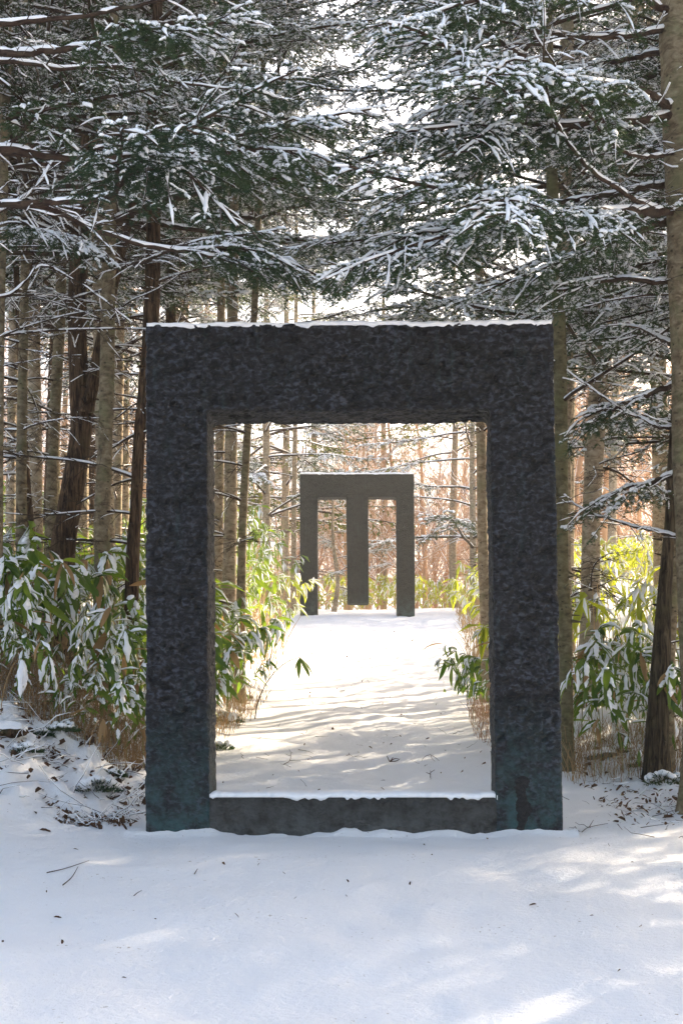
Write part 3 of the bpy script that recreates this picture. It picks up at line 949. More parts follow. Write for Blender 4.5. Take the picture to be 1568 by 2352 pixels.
def hero(root, pts, r0, fol, sec, seed, label=None, lod=0, forks=0, **kw):
    P = bezier_path([at(*p) for p in pts], 40) - np.array(root.location)
    rg = np.random.default_rng(seed)
    P[1:] += np.cumsum(rg.normal(0, .004, (39, 3)), 0)
    kw.setdefault('roll', .24)
    kw['snow'] = kw.get('snow', .75) * .97; kw['fat'] = 1 + (kw.get('fat', 1.) - 1) * .5
    W, N, Sn = bough(P, r0, fol, sec, lod, seed, **kw)
    L = np.linalg.norm(np.diff(P, axis=0), axis=1).sum()
    for k in range(forks):
        i0 = int(40 * (max(fol, .3) * .8 + (.72 - max(fol, .3) * .8) * (k + .3) / forks)); i0 = min(i0, 33)
        T = norm(P[i0 + 1] - P[i0 - 1]); sgn = 1 if k % 2 else -1
        a = sgn * R(rg.uniform(18, 34))
        dr = np.array([T[0] * math.cos(a) - T[1] * math.sin(a), T[0] * math.sin(a) + T[1] * math.cos(a), T[2] + (-.12 if dr_near(T, a) else .10)])
        ln = L * (1 - i0 / 40) * rg.uniform(.6, .85); u = np.linspace(0, 1, 18)[:, None]
        Q = P[i0] + dr * ln * u + np.array([0, 0, -1.]) * ln * rg.uniform(.05, .22) * u**2 + np.cumsum(rg.normal(0, .006, (18, 3)), 0) * (u > 0)
        for A_mb, B_mb in zip((W, N, Sn), bough(Q, r0 * .5, .12, sec * .75, lod, seed * 7 + k, **kw)): A_mb.merge(B_mb)
    return put_trio(trio(W, N, Sn, "hero_%d" % seed), root, Matrix.Identity(4), label)


B = big
hero(B, [(1550, 62, 12.5), (1440, 83, 12.0), (1323, 90, 11.6), (1233, 68, 11.2), (1130, 35, 10.8), (980, -5, 10.4)], .026, .93, .2, 1, dead=.55, snow=.95, label="long bare limb lined with snow at the top right")
hero(B, [(1545, 250, 12.4), (1515, 228, 12.0), (1450, 205, 11.6), (1330, 190, 11.0), (1180, 168, 10.4), (1070, 130, 9.9), (985, 85, 9.6), (900, 60, 9.4)], .036, .2, .95, 2, forks=2, snow=.95, fat=1.35, label="heavy snow laden bough reaching left near the top of the picture")
hero(B, [(1545, 268, 12.4), (1420, 278, 11.8), (1323, 288, 11.4), (1150, 286, 10.9), (1040, 290, 10.5), (890, 306, 10.2)], .034, .22, .75, 3, forks=2, snow=.8, hang=.35)
hero(B, [(1555, 487, 12.4), (1450, 488, 11.7), (1330, 488, 11.0), (1250, 485, 10.4), (1140, 455, 9.9), (1030, 430, 9.5), (930, 410, 9.2), (800, 375, 9.0)], .038, .24, .8, 4, forks=2, snow=.95, fat=1.25, hang=.35, label="long snowy bough sweeping left across the middle right")
hero(B, [(1555, 495, 12.4), (1500, 475, 12.0), (1440, 440, 11.6), (1370, 385, 11.2), (1312, 315, 10.9), (1283, 250, 10.7), (1268, 150, 10.5), (1260, -20, 10.3)], .022, 1.5, .2, 5, dead=.5, snow=.8, label="thin bare limb curving steeply upward from the trunk")
hero(B, [(1560, 345, 12.4), (1470, 355, 11.7), (1400, 325, 11.3), (1350, 270, 11), (1290, 180, 10.7), (1230, 60, 10.5)], .018, 1.5, .2, 6, dead=.5, snow=.8)
hero(B, [(1545, 420, 12.6), (1450, 432, 12.6), (1340, 450, 12.7), (1230, 460, 12.8), (1100, 500, 12.9)], .028, .2, .7, 7, lod=1, snow=.7)
hero(B, [(1560, 500, 12.6), (1480, 530, 12.4), (1400, 565, 12.7), (1290, 605, 13.0), (1180, 645, 13.2), (1085, 690, 13.4)], .03, .25, .75, 88, forks=1, snow=.8, fat=1.1, label="snow covered bough sloping down towards the top right corner of the frame")
hero(B, [(1555, 480, 12.7), (1400, 500, 12.3), (1250, 505, 12), (1130, 505, 11.6), (1020, 520, 11.2), (900, 560, 10.8), (775, 625, 10.6)], .03, .35, .8, 9, forks=2, snow=.9, fat=1.2, hang=.35)
hero(B, [(1560, 650, 12.7), (1470, 640, 12.4), (1380, 640, 12.9), (1290, 655, 13.2), (1190, 680, 13.5)], .024, .3, .6, 10, lod=1, snow=.9)
hero(B, [(1560, 370, 12.7), (1450, 330, 13.2), (1330, 340, 13.8), (1180, 330, 14.2), (1020, 355, 14.6)], .03, .2, .8, 11, lod=1, forks=1, snow=.9, fat=1.2)
hero(B, [(1560, 110, 12.7), (1450, 130, 13.2), (1340, 145, 13.7), (1200, 160, 14)], .028, .25, .8, 12, lod=1, snow=.85)
hero(B, [(1575, 800, 12.6), (1510, 780, 13.4), (1460, 755, 14.2), (1400, 750, 15.0), (1350, 775, 15.6)], .024, .3, .6, 13, lod=1, snow=.85, hang=.4)
hero(B, [(1580, 870, 12.6), (1500, 905, 12.8), (1440, 930, 12.9), (1400, 955, 13.3), (1362, 980, 13.5)], .026, .2, .65, 14, forks=1, snow=.85, hang=.4, label="dark green drooping bough below the lintel height at the right")
hero(B, [(1580, 1080, 12.6), (1500, 1105, 12.8), (1450, 1115, 13.1), (1400, 1130, 13.3), (1345, 1155, 13.6)], .024, .18, .6, 15, snow=.95, fat=1.15)
hero(B, [(1585, 970, 12.6), (1520, 978, 12.7), (1450, 950, 12.9), (1370, 905, 13.0), (1290, 850, 13.1)], .014, 1.5, .2, 16, dead=.7, snow=.8)
hero(B, [(1590, 1250, 12.6), (1520, 1222, 12.9), (1440, 1200, 13.2), (1330, 1165, 13.6), (1290, 1140, 13.9)], .014, 1.5, .2, 17, dead=.8, snow=.8)
hero(B, [(1540, 30, 12.4), (1430, -20, 11.8), (1340, -40, 11.2), (1180, -20, 10.6), (1010, 20, 10.2), (880, 60, 9.9)], .03, .2, .9, 18, forks=1, snow=.9, fat=1.2)

A_ = left_near
hero(A_, [(-480, 80, 10.4), (-200, 75, 10.3), (0, 57, 10.3), (200, 32, 10.2), (345, 4, 10.0), (500, -40, 9.8)], .03, .95, .3, 31, dead=.7, snow=.5)
hero(A_, [(-480, 150, 10.4), (-200, 130, 10.3), (0, 121, 10.2), (145, 108, 10.0), (310, 86, 9.8), (400, 70, 9.6), (560, 30, 9.4)], .036, .6, .7, 32, forks=1, dead=.8, snow=.7, hang=.4, label="dark limb ending in a snowy spray at the top left")
hero(A_, [(-480, 190, 10.4), (-200, 165, 10.6), (0, 146, 10.9), (145, 162, 11.1), (300, 160, 11.3), (400, 195, 11.5), (560, 215, 11.7)], .026, .93, .3, 33, lod=1, dead=.9, snow=.8)
hero(A_, [(-480, 420, 10.4), (-200, 370, 10.4), (0, 350, 10.4), (100, 365, 10.4), (220, 370, 10.4), (420, 360, 10.3), (545, 322, 10.2), (690, 292, 10.1), (850, 262, 10.0)], .034, .70, .75, 34, forks=2, snow=.85, fat=1.2, hang=.45, dead=.7, label="long limb with a snowy fan reaching the centre of the picture")
hero(A_, [(-480, 480, 10.4), (-200, 490, 10.3), (0, 478, 10.2), (190, 474, 9.9), (265, 455, 9.7), (310, 400, 9.5), (380, 370, 9.3), (470, 440, 9.2), (545, 525, 9.1)], .032, .62, .75, 35, forks=3, snow=.6, hang=.55, dead=.6, label="dark green drooping bough with patches of snow above the frame's left end")
hero(A_, [(-480, 300, 10.4), (-200, 320, 10.4), (0, 335, 10.4), (80, 290, 10.3), (165, 315, 10.2)], .022, .72, .45, 36, forks=1, snow=.5, hang=.4)
hero(A_, [(-480, 440, 10.4), (-150, 450, 10.6), (90, 480, 10.9), (200, 520, 11.0), (300, 557, 11.1), (400, 575, 11.2), (540, 568, 11.2), (640, 590, 11.2), (745, 635, 11.2)], .028, .73, .55, 37, forks=2, snow=.75, hang=.5, dead=.8, label="branch sloping down right to a dark spray just above the lintel")
hero(A_, [(-480, 360, 10.4), (-100, 350, 11.2), (240, 372, 11.7), (420, 355, 12.0), (560, 345, 12.1), (680, 390, 12.1)], .026, .55, .7, 38, lod=1, forks=1, snow=.8, hang=.4)
hero(A_, [(-480, 700, 10.4), (-150, 560, 10.6), (10, 480, 10.9), (90, 420, 11.2), (150, 300, 11.4)], .016, 1.5, .3, 39, dead=.9, snow=.6)
hero(left_near2, [(-380, 700, 13.2), (0, 680, 13.4), (90, 605, 13.5), (180, 640, 13.7), (300, 730, 13.8)], .016, 1.5, .3, 40, dead=.9, snow=.7)
hero(TL['e'], [(252, 620, 16.6), (330, 600, 15.6), (420, 560, 14.2), (500, 540, 13.8), (640, 520, 13.4)], .02, .75, .4, 41, dead=.9, snow=.8)
hero(TL['e'], [(252, 310, 16.6), (310, 315, 15.6), (400, 295, 14.2), (450, 270, 13.9), (520, 190, 13.5)], .02, 1.4, .4, 42, dead=1, snow=.8)

# ------------------------------------------------------------------ the forest on both sides
rg = np.random.default_rng(77)
spots = []


def free(x, y, dmin):
    return all((x - a) ** 2 + (y - b_) ** 2 > dmin ** 2 for a, b_ in spots)


for o in list(COL.objects):
    if o.type == 'EMPTY': spots.append((o.location.x, o.location.y))
LBL = {
    'L': ("slender fir trunk in the crowded stand behind the bamboo grass left of the frame", "firs of the left stand"),
    'R': ("fir trunk among the sunlit firs right of the frame", "firs of the right stand"),
    'LF': ("distant fir far back in the left woods with snow dusted branches", "distant firs at left"),
    'RF': ("distant fir far back in the right woods with snow dusted branches", "distant firs at right"),
    'C': ("distant sunlit fir beyond the three pillar gate", "distant firs beyond the far gate"),
}
n_tree = 0
for side, cnt, x0, x1, y0, y1, lod in (('L', 16, -9.5, -2.7, 17.5, 31, 1), ('R', 12, 3.4, 11, 17, 31, 1), ('LF', 5, -17, -3.2, 31, 56, 2), ('RF', 6, 3.9, 17, 31, 56, 2)):
    k = 0; tries = 0
    while k < cnt and tries < 2000:
        tries += 1
        x = rg.uniform(x0, x1); y = rg.uniform(y0, y1)
        px = CX + x / y * F
        if 575 < px < 1100 or not (-500 < px < 2300) or not free(x, y, .9): continue
        if side in 'LR' and not (-250 < px < 2000) : continue
        spots.append((x, y)); k += 1; n_tree += 1
        lb, gp = LBL[side]
        fir((x, y), rg.uniform(13, 17) + (y > 31) * 2, rg.uniform(.07, .13), (rg.normal(0, .35), 0), [M_BARK, M_BARK_PALE, M_BARK_DARK if side[0] == 'L' else M_BARK_PALE, M_BARK_PALE][rg.integers(4)], lod, lb, group=gp,
            fol_from=max(3.5, .30 * y - gz(x, y)) + rg.uniform(-.6, 1.6) * (y / 20), dead_from=1.2, zvis=(CY + 300) * y / F, seed=600 + n_tree, avoid=avoid_view, nb=.68 if lod < 2 else .7, deadp=.6 if lod < 2 else .35)
# trees out of the picture on the right whose crowns shade the foreground
for k, (x, y) in enumerate([(4.6, 14.6), (6.0, 16.5), (5.0, 19.5), (7.6, 18.8), (8.6, 22), (6.6, 22.6), (10.5, 25), (4.4, 10.8), (6.8, 12.4), (9.0, 15.0), (11.5, 18.6), (5.2, 7.0), (-5.4, 7.2), (-5.8, 11.8)]):
    if not free(x, y, .6): continue
    spots.append((x, y))
    fir((x, y), rg.uniform(13, 16), .13, (0, 0), M_BARK, 1, "tall fir standing just beyond the %s edge of the picture" % ("right" if x > 0 else "left"), group="firs beyond the picture's %s edge" % ("right" if x > 0 else "left"),
        fol_from=3.0, dead_from=1.5, zvis=(CY + 200) * y / F, seed=800 + k, avoid=avoid_view, nb=1.0, blen=1.0)

# beyond the far gate
k = 0
while k < 9:
    y = rg.uniform(62, 105); px = rg.uniform(380, 1300); x = (px - CX) * y / F
    if not free(x, y, 1.8): continue
    if 900 < px < 1060 and y < 75: continue
    spots.append((x, y)); k += 1
    fir((x, y), rg.uniform(15, 21), rg.uniform(.1, .16), (rg.normal(0, .4), 0), M_BARK_PALE, 2, LBL['C'][0], group=LBL['C'][1], fol_from=rg.uniform(2, 5), dead_from=1.0, seed=900 + k, avoid=None, nb=.85, blen=1.4, deadp=.12)


for k, (px, y, H_, ff, lb_) in enumerate([(765, 46.5, 4.2, .7, "young snowy fir standing behind the left opening of the three pillar gate"), (1085, 45, 9, 1.8, "bushy fir on the right bank beside the three pillar gate"),
        (612, 46, 13, 3.2, "fir on the left bank whose boughs spread above the three pillar gate"), (655, 52, 15, 3.5, "tall fir behind the left end of the three pillar gate"), (1040, 56, 15, 6, "tall fir behind the right end of the three pillar gate"),
        (880, 66, 17, 7, "tall fir centred behind the three pillar gate"), (720, 60, 16, 4.5, "far fir above the left opening of the three pillar gate")]):
    x = (px - CX) * y / F; spots.append((x, y))
    fir((x, y), H_, .05 + H_ * .006, (0, 0), M_BARK_PALE, 1 if y < 50 else 2, lb_, fol_from=ff, dead_from=.5 if H_ < 5 else 1.2, seed=950 + k, nb=.9 if H_ < 5 else .62, deadp=.2, blen=.5 if H_ < 5 else 1.25)


# say which fir is which by the landmarks it stands between
def name_by_place(objs, marks, form, row=1150):
    """marks: (px, words) left to right; form: (object, ordinal, place) -> label"""
    slots = {}
    for o in objs:
        px = CX + o.location.x / o.location.y * F
        i_ = max(0, sum(px > m_[0] for m_ in marks) - 1)
        slots.setdefault((i_, o['_kind']), []).append((px, o))
    ordn = ["first", "second", "third", "fourth", "fifth", "sixth", "seventh", "eighth", "ninth", "tenth", "eleventh", "twelfth", "thirteenth", "fourteenth", "fifteenth"]
    for (i_, kd), lst in slots.items():
        lst.sort(key=lambda a: a[0])
        for j, (px, o) in enumerate(lst):
            pre = "" if len(lst) == 1 else ordn[min(j, 14)] + " "
            o['label'] = form % {'n': pre, 'k': kd, 'p': marks[i_][1]}


MARKS_L = [(-9999, "outside the left edge"), (0, "near the left edge"), (50, "right of the first grey trunk"), (110, "by the forked brown tree"), (243, "right of the blotchy grey fir"), (318, "behind the frame's left post"), (480, "inside the opening at left")]
MARKS_R = [(-9999, "inside the opening at right"), (1125, "behind the frame's right post"), (1290, "right of the mossy trunk"), (1378, "right of the speckled leaning fir"), (1500, "behind the leaning dark trunks"), (1568, "outside the right edge")]
for gp, marks, far in (("firs of the left stand", MARKS_L, ""), ("distant firs at left", MARKS_L, "far "), ("firs of the right stand", MARKS_R, ""), ("distant firs at right", MARKS_R, "far ")):
    objs = [o for o in COL.objects if o.get('group') == gp and o.type == 'EMPTY']
    for o in objs:
        m_ = [c for c in o.children if c.name.startswith("trunk")][0].data.materials[0]
        o['_kind'] = {M_BARK: "grey", M_BARK_PALE: "pale", M_BARK_DARK: "brown"}[m_]
    name_by_place(objs, marks, "%(n)s" + far + "%(k)s fir from the left %(p)s")
    for o in objs: del o['_kind']


# bare reddish trees of the sunny clearing behind
def bare_tree(seed, H):
    r_ = np.random.default_rng(seed)
    W_, T_, Sn_ = MB(), MB(), MB()
    trunk = bezier_path(np.cumsum(np.concatenate([[[0, 0, 0]], r_.normal(0, .12, (6, 3)) * [1, 1, 0] + [0, 0, H / 6]]), 0), 14)
    W_.add(*tubes(trunk, np.linspace(.10, .02, 14), 6))
    stack = []
    for j in range(18):
        u = r_.uniform(.12, .97); p = np.array([np.interp(u, np.linspace(0, 1, 14), trunk[:, k_]) for k_ in range(3)])
        az = r_.uniform(0, 6.28); el = r_.uniform(.5, 1.2)
        stack.append((p, np.array([math.cos(az) * math.cos(el), math.sin(az) * math.cos(el), math.sin(el)]), H * .34 * (1.1 - u * .7), .032 * (1.1 - u * .7), 0))
    while stack:
        p, dr, ln, r0, dep = stack.pop()
        K = 5
        u = np.linspace(0, 1, K)[:, None]
        P = p + dr * ln * u + np.cumsum(r_.normal(0, .035 * ln, (K, 3)), 0) * (u > 0)
        (W_ if dep == 0 else T_).add(*tubes(P, np.linspace(r0, r0 * .4, K), 4 if dep == 0 else 3))
        if dep < 2 and r_.random() < .8:
            Q = P.copy(); Q[:, 2] += r0 * .9
            Sn_.add(*tubes(Q, np.linspace(r0, r0 * .5, K) * .95 + .003, 3, zs=.8))
        if dep < 3:
            for j in range([6, 4, 3][dep]):
                uu = r_.uniform(.2, 1); pp = np.array([np.interp(uu, u[:, 0], P[:, k_]) for k_ in range(3)])
                nd_ = norm(dr + r_.normal(0, .55, 3) + np.array([0, 0, .15]))
                stack.append((pp, nd_, ln * r_.uniform(.38, .62), max(r0 * .5, .004), dep + 1))
    return W_.mesh("bare_trunk", [M_TWIG]), T_.mesh("bare_twigs", [M_REDTWIG]), Sn_.mesh("bare_snow", [M_SNOW])


BARE = [bare_tree(60 + k, 7.5 + k) for k in range(3)]
for me_ in [x[0] for x in BARE]:
    me_.materials[0] = M_REDTWIG
k = 0
while k < 66:
    y = rg.uniform(57, 100); px = rg.uniform(250, 1620) if k % 2 else rg.uniform(620, 1120); x = (px - CX) * y / F
    if not free(x, y, .7): continue
    spots.append((x, y)); k += 1
    v = BARE[k % 3]
    M = Matrix.Translation((x, y, gz(x, y) - .1)) @ Matrix.Rotation(rg.uniform(0, 6.28), 4, 'Z') @ Matrix.Scale(rg.uniform(.75, 1.2), 4)
    t = link("bare_tree", v[0], None, M); tag(t, "leafless reddish tree in the bright clearing behind the far gate", "bare tree", "leafless trees in the clearing")
    link("twigs", v[1], t); link("snow", v[2], t)

MARKS_C = [(-9999, "left of the near frame"), (345, "hidden behind the near frame's left post"), (480, "left of the far gate"), (688, "seen through or above the far gate"), (952, "right of the far gate"), (1125, "right of the near opening")]
for gp, form in (("distant firs beyond the far gate", "%(n)s%(k)s distant fir from the left, %(p)s"), ("leafless trees in the clearing", "%(n)s%(k)s leafless reddish tree from the left, %(p)s")):
    objs = [o for o in COL.objects if o.get('group') == gp]
    for o in objs: o['_kind'] = "nearer" if o.location.y < 72 else "middle" if o.location.y < 84 else "farther"
    name_by_place(objs, MARKS_C, form)
    for o in objs: del o['_kind']

k = 0
while k < 56:
    y = rg.uniform(44, 72); px = rg.uniform(-150, 470) if k % 2 else rg.uniform(1130, 1750); x = (px - CX) * y / F
    if not free(x, y, .6): continue
    spots.append((x, y)); k += 1
    v = BARE[k % 3]
    M = Matrix.Translation((x, y, gz(x, y) - .1)) @ Matrix.Rotation(rg.uniform(0, 6.28), 4, 'Z') @ Matrix.Scale(rg.uniform(.7, 1.25), 4)
    t = link("bare_tree", v[0], None, M); tag(t, "leafless tan tree far back in the sunlit %s woods" % ("left" if px < CX else "right"), "bare tree", "leafless trees in the %s woods" % ("left" if px < CX else "right"))
    link("twigs", v[1], t); link("snow", v[2], t)

# ------------------------------------------------------------------ bamboo grass
def leaf_shape(L, W, th0, bend, fold, K=7, twist=0):
    u = np.linspace(0, 1, K)
    th = th0 + bend * u
    x = np.concatenate([[0], np.cumsum(np.cos((th[1:] + th[:-1]) / 2))]) * L / (K - 1)
    z = -np.concatenate([[0], np.cumsum(np.sin((th[1:] + th[:-1]) / 2))]) * L / (K - 1)
    w = W * np.interp(u, [0, .08, .25, .5, .75, .92, 1], [.08, .5, .9, 1, .72, .25, .0]) / 2
    return u, x, z, w, th


def leaf_mb(L, W, th0, bend, fold, K=7):
    u, x, z, w, th = leaf_shape(L, W, th0, bend, fold, K)
    mid = np.stack([x, 0 * x, z], -1)
    up = np.stack([np.sin(th), 0 * x, np.cos(th)], -1)
    sd = np.array([0, 1., 0])
    Lf = mid + sd * w[:, None] * math.cos(fold) - up * (w * math.sin(fold))[:, None]
    Rt = mid - sd * w[:, None] * math.cos(fold) - up * (w * math.sin(fold))[:, None]
    P = np.stack([Lf, mid, Rt], 1).reshape(-1, 3)
    i = np.arange(K * 3).reshape(K, 3)
    q = np.concatenate([np.stack([i[:-1, a], i[:-1, a + 1], i[1:, a + 1], i[1:, a]], -1) for a in (0, 1)])
    m = MB(); m.add(P, q); return m


def leaf_snow_mb(L, W, th0, bend, seed, a=.04, b_=.85, K=10, thick=.46):
    u, x, z, w, th = leaf_shape(L, W, th0, bend, 0, 15)
    t = np.linspace(a, b_, K)
    ip = lambda arr: np.interp(t, u, arr)
    rg_ = np.random.default_rng(seed)
    e = np.clip(np.minimum(t - a, b_ - t) * 9 + .15, .15, 1)
    side = rg_.uniform(-.3, .3) * ip(w)
    r_ = ip(w) * e * rg_.uniform(.5, 1.04, K) + .001
    P = np.stack([ip(x), side, ip(z)], -1) + np.stack([np.sin(ip(th)), 0 * t, np.cos(ip(th))], -1) * (.003 + .15 * r_)[:, None]
    m = MB(); m.add(*tubes(P, r_, 7 if K > 4 else 4, zs=thick)); return m


LV = []
rs = np.random.default_rng(9)
for k in range(8):
    L = rs.uniform(.22, .33); W = rs.uniform(.05, .074); th0 = rs.uniform(-.2, .35); bd = rs.uniform(.5, 1.5)
    LV.append((L, W, th0, bd, rs.uniform(.1, .45)))
LEAF = [leaf_mb(*p) for p in LV]
LSN = [leaf_snow_mb(p[0], p[1], p[2], p[3], 20 + k, b_=[.88, .6, .8, .92, .5, .85, .7, .9][k]) for k, p in enumerate(LV)]
LEAF_ME = [l.mesh("leaf", [M_BAMBOO]) for l in LEAF]
LEAF_DRY = [l.mesh("leaf_dry", [M_BAMBOO_DRY]) for l in LEAF[:4]]
LSN_ME = [l.mesh("leaf_snow", [M_SNOW]) for l in LSN]


def plant_layout(rg_, h, az, n_leaf, lean=.45):
    """culm points and leaf matrices of one plant"""
    u = np.linspace(0, 1, 7)
    r_ = h * lean * u**2.2 * rg_.uniform(.5, 1.3)
    P = np.stack([math.cos(az) * r_, math.sin(az) * r_, h * (u - .16 * u**3)], -1) + np.cumsum(rg_.normal(0, .006, (7, 3)), 0)
    P -= P[0]
    mats = []
    for j in range(n_leaf):
        t = 1 - abs(rg_.normal(0, .13)) if j < n_leaf * .7 else rg_.uniform(.4, .9)
        c = np.array([np.interp(t, u, P[:, k]) for k in range(3)])
        a = az + rg_.normal(0, 1.05)
        M = Matrix.Translation(c) @ Matrix.Rotation(a, 4, 'Z') @ Matrix.Rotation(rg_.uniform(-.7, .95), 4, 'Y') @ Matrix.Rotation(rg_.normal(0, .35), 4, 'X') @ Matrix.Scale(rg_.uniform(.6, 1.15), 4)
        mats.append((M, int(rg_.integers(len(LEAF)))))
    return P, mats


CULM = []
LAY = []
for k in range(9):
    r_ = np.random.default_rng(700 + k)
    P, mats = plant_layout(r_, 1.15, 0, int(r_.integers(12, 18)))
    m = MB(); m.add(*tubes(P, np.linspace(.0045, .002, 7), 5))
    CULM.append(m.mesh("culm", [M_STEM_G])); LAY.append(mats)


def plant(x, y, z, az, sc, k, label, group, rg_, snowp=.7, dry=.055):
    t = empty("dwarf_bamboo", (x, y, z)); t.rotation_euler = (0, 0, az); t.scale = (sc, sc, sc)
    tag(t, label, "bamboo grass", group, "thing")
    link("stem", CULM[k], t)
    for M, li in LAY[k]:
        if rg_.random() < dry: link("leaf", LEAF_DRY[li % 4], t, M)['label'] = "dry tan leaf"; continue
        l = link("leaf", LEAF_ME[li], t, M)
        if rg_.random() < snowp: link("snow", LSN_ME[li], l)
    return t


def zone_pts(n, fx, y0, y1, seed, dmin=0.0):
    r_ = np.random.default_rng(seed); out = []
    while len(out) < n:
        y = r_.uniform(y0, y1); x = fx(r_, y)
        if x is None: continue
        out.append((x, y))
    return out


rb = np.random.default_rng(31)
LGP = ("snow dusted bamboo grass plant in the thicket left of the frame", "bamboo grass thicket left of the frame")
LGI = ("green bamboo grass plant on the bank edge seen inside the frame opening at left", "bamboo grass inside the opening at left")
RGP = ("glossy green bamboo grass plant under the trunks right of the frame", "bamboo grass right of the frame")
RGI = ("bamboo grass plant on the right path edge seen inside the frame opening", "bamboo grass inside the opening at right")


def place_plants(pts, gl, sc0, snowp, azc, rgx):
    for x, y in pts:
        plant(x, y, gz(x, y) - .02, azc + rgx.normal(0, .9), sc0 * rgx.uniform(.75, 1.2), int(rgx.integers(9)), gl[0], gl[1], rgx, snowp)


# left of the near gate (front ranks of the thicket)
place_plants(zone_pts(92, lambda r_, y: r_.uniform(-4.0, xl(y) - .5), 14.2, 17.4, 1), LGP, 1.08, .6, -1.2, rb)
place_plants(zone_pts(36, lambda r_, y: r_.uniform(-3.6, xl(y) - .35), 13.75, 14.6, 41), ("low front bamboo grass plant hanging over the stalks left of the frame", "front rank of bamboo grass left of the frame"), .72, .6, -1.5, rb)
place_plants([(x, y) for x, y in zone_pts(66, lambda r_, y: xl(y) - .15 - r_.random() ** 1.3 * 1.3, 15.4, 20.5, 2)], LGI, 1.0, .55, -.6, rb)
place_plants([(x, y) for x, y in zone_pts(54, lambda r_, y: r_.uniform(2.05, 3.5), 14.1, 16.8, 3)], RGP, .92, .5, -2.0, rb)
place_plants([(x, y) for x, y in zone_pts(14, lambda r_, y: r_.uniform(xr(y) - .1, xr(y) + .5), 16.2, 19.5, 4)], RGI, .8, .4, 3.3, rb)


def plant_mesh(k, snow, coarse):
    m = MB()
    r_ = np.random.default_rng(k)
    P = np.stack([np.linspace(0, .2, 4), 0 * np.arange(4), np.linspace(0, 1.05, 4)], -1)
    m.add(*tubes(P, np.linspace(.006, .003, 4), 3), 1)
    for M, li in LAY[k % len(LAY)]:
        p = LV[li]; MM = np.array(M)
        m.merge(leaf_mb(*p, K=5 if not coarse else 3), MM, 0)
        if r_.random() < snow: m.merge(leaf_snow_mb(p[0], p[1], p[2], p[3], k, K=5 if not coarse else 3), MM, 2)
    return m


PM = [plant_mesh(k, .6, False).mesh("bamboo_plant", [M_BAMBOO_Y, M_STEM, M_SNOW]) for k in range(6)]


def mid_plants(pts, label, group, sc0, azc):
    for x, y in pts:
        M = Matrix.Translation((x, y, gz(x, y) - .03)) @ Matrix.Rotation(azc + rb.normal(0, 1.2), 4, 'Z') @ Matrix.Scale(sc0 * rb.uniform(.8, 1.25), 4)
        tag(link("dwarf_bamboo", PM[rb.integers(6)], None, M), label, "bamboo grass", group, "thing")


mid_plants(zone_pts(18, lambda r_, y: xl(y) - .25 - r_.random() * 1.9, 20.5, 34, 5), "sunlit yellow green bamboo grass further up the left bank", "bamboo grass up the left bank", 1.1, -.8)
mid_plants(zone_pts(14, lambda r_, y: xr(y) + .3 + r_.random() * 1.9, 19.5, 34, 6), "sunlit bamboo grass further up the right bank beside the path", "bamboo grass up the right bank", 1.1, -2.2)


def thicket(name, pts, sc0, azc, label, seed, density_coarse=True):
    m = MB(); r_ = np.random.default_rng(seed)
    src = [plant_mesh(k + 20 * seed, .55, density_coarse) for k in range(5)]
    src = [(np.concatenate(s.v), s.f) for s in src]
    for x, y in pts:
        v, fs = src[r_.integers(5)]
        a = azc + r_.normal(0, 1.3); s_ = sc0 * r_.uniform(.75, 1.25)
        c, s2 = math.cos(a) * s_, math.sin(a) * s_
        vv = np.stack([v[:, 0] * c - v[:, 1] * s2 + x, v[:, 0] * s2 + v[:, 1] * c + y, v[:, 2] * s_ + float(ground(x, y)) - .03], -1)
        m.v.append(vv.astype(np.float32))
        for f, mi in fs: m.f.append((f + m.n, mi))
        m.n += len(vv)
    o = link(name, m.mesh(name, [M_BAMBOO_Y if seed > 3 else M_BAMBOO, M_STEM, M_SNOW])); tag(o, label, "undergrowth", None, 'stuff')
    return o


thicket("bamboo_thicket", zone_pts(620, lambda r_, y: xl(y) - .4 - r_.random() ** 1.2 * (6 + (y - 17) * .25), 17.2, 48, 7), 1.15, -.9, "mass of snow dusted bamboo grass filling the left woods between the trunks", 3)
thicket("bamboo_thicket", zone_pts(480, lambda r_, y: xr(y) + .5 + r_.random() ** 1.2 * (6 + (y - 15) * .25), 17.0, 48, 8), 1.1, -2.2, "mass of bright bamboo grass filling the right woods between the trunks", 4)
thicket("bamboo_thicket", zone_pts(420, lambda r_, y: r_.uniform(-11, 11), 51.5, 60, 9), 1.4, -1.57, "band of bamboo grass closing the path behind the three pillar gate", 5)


# dry stalks standing under the leaves
def stalks(name, pts, hmin, hmax, mat_, label, seed, rad=.0026, lean=.25):
    r_ = np.random.default_rng(seed); n = len(pts)
    xy = np.array(pts); z0 = ground(xy[:, 0], xy[:, 1])
    h = r_.uniform(hmin, hmax, n) * (1 + .35 * vn(xy[:, 0] * 2.5, xy[:, 1] * 2.5, 0, seed)); d_ = r_.normal(0, lean, (n, 2)) * h[:, None]
    u = np.linspace(0, 1, 4)
    P = np.zeros((n, 4, 3))
    P[:, :, 0] = xy[:, :1] + d_[:, :1] * u**1.5; P[:, :, 1] = xy[:, 1:] + d_[:, 1:] * u**1.5
    P[:, :, 2] = z0[:, None] - .03 + h[:, None] * u * (1 - .15 * u)
    P[:, 1:3] += r_.normal(0, .008, (n, 2, 3))
    m = MB(); m.add(*tubes(P, np.tile(np.linspace(rad, rad * .5, 4), (n, 1)) * r_.uniform(.6, 1.5, (n, 1)), 3))
    o = link(name, m.mesh(name, [mat_])); tag(o, label, "dry stalks", None, 'stuff')
    return o


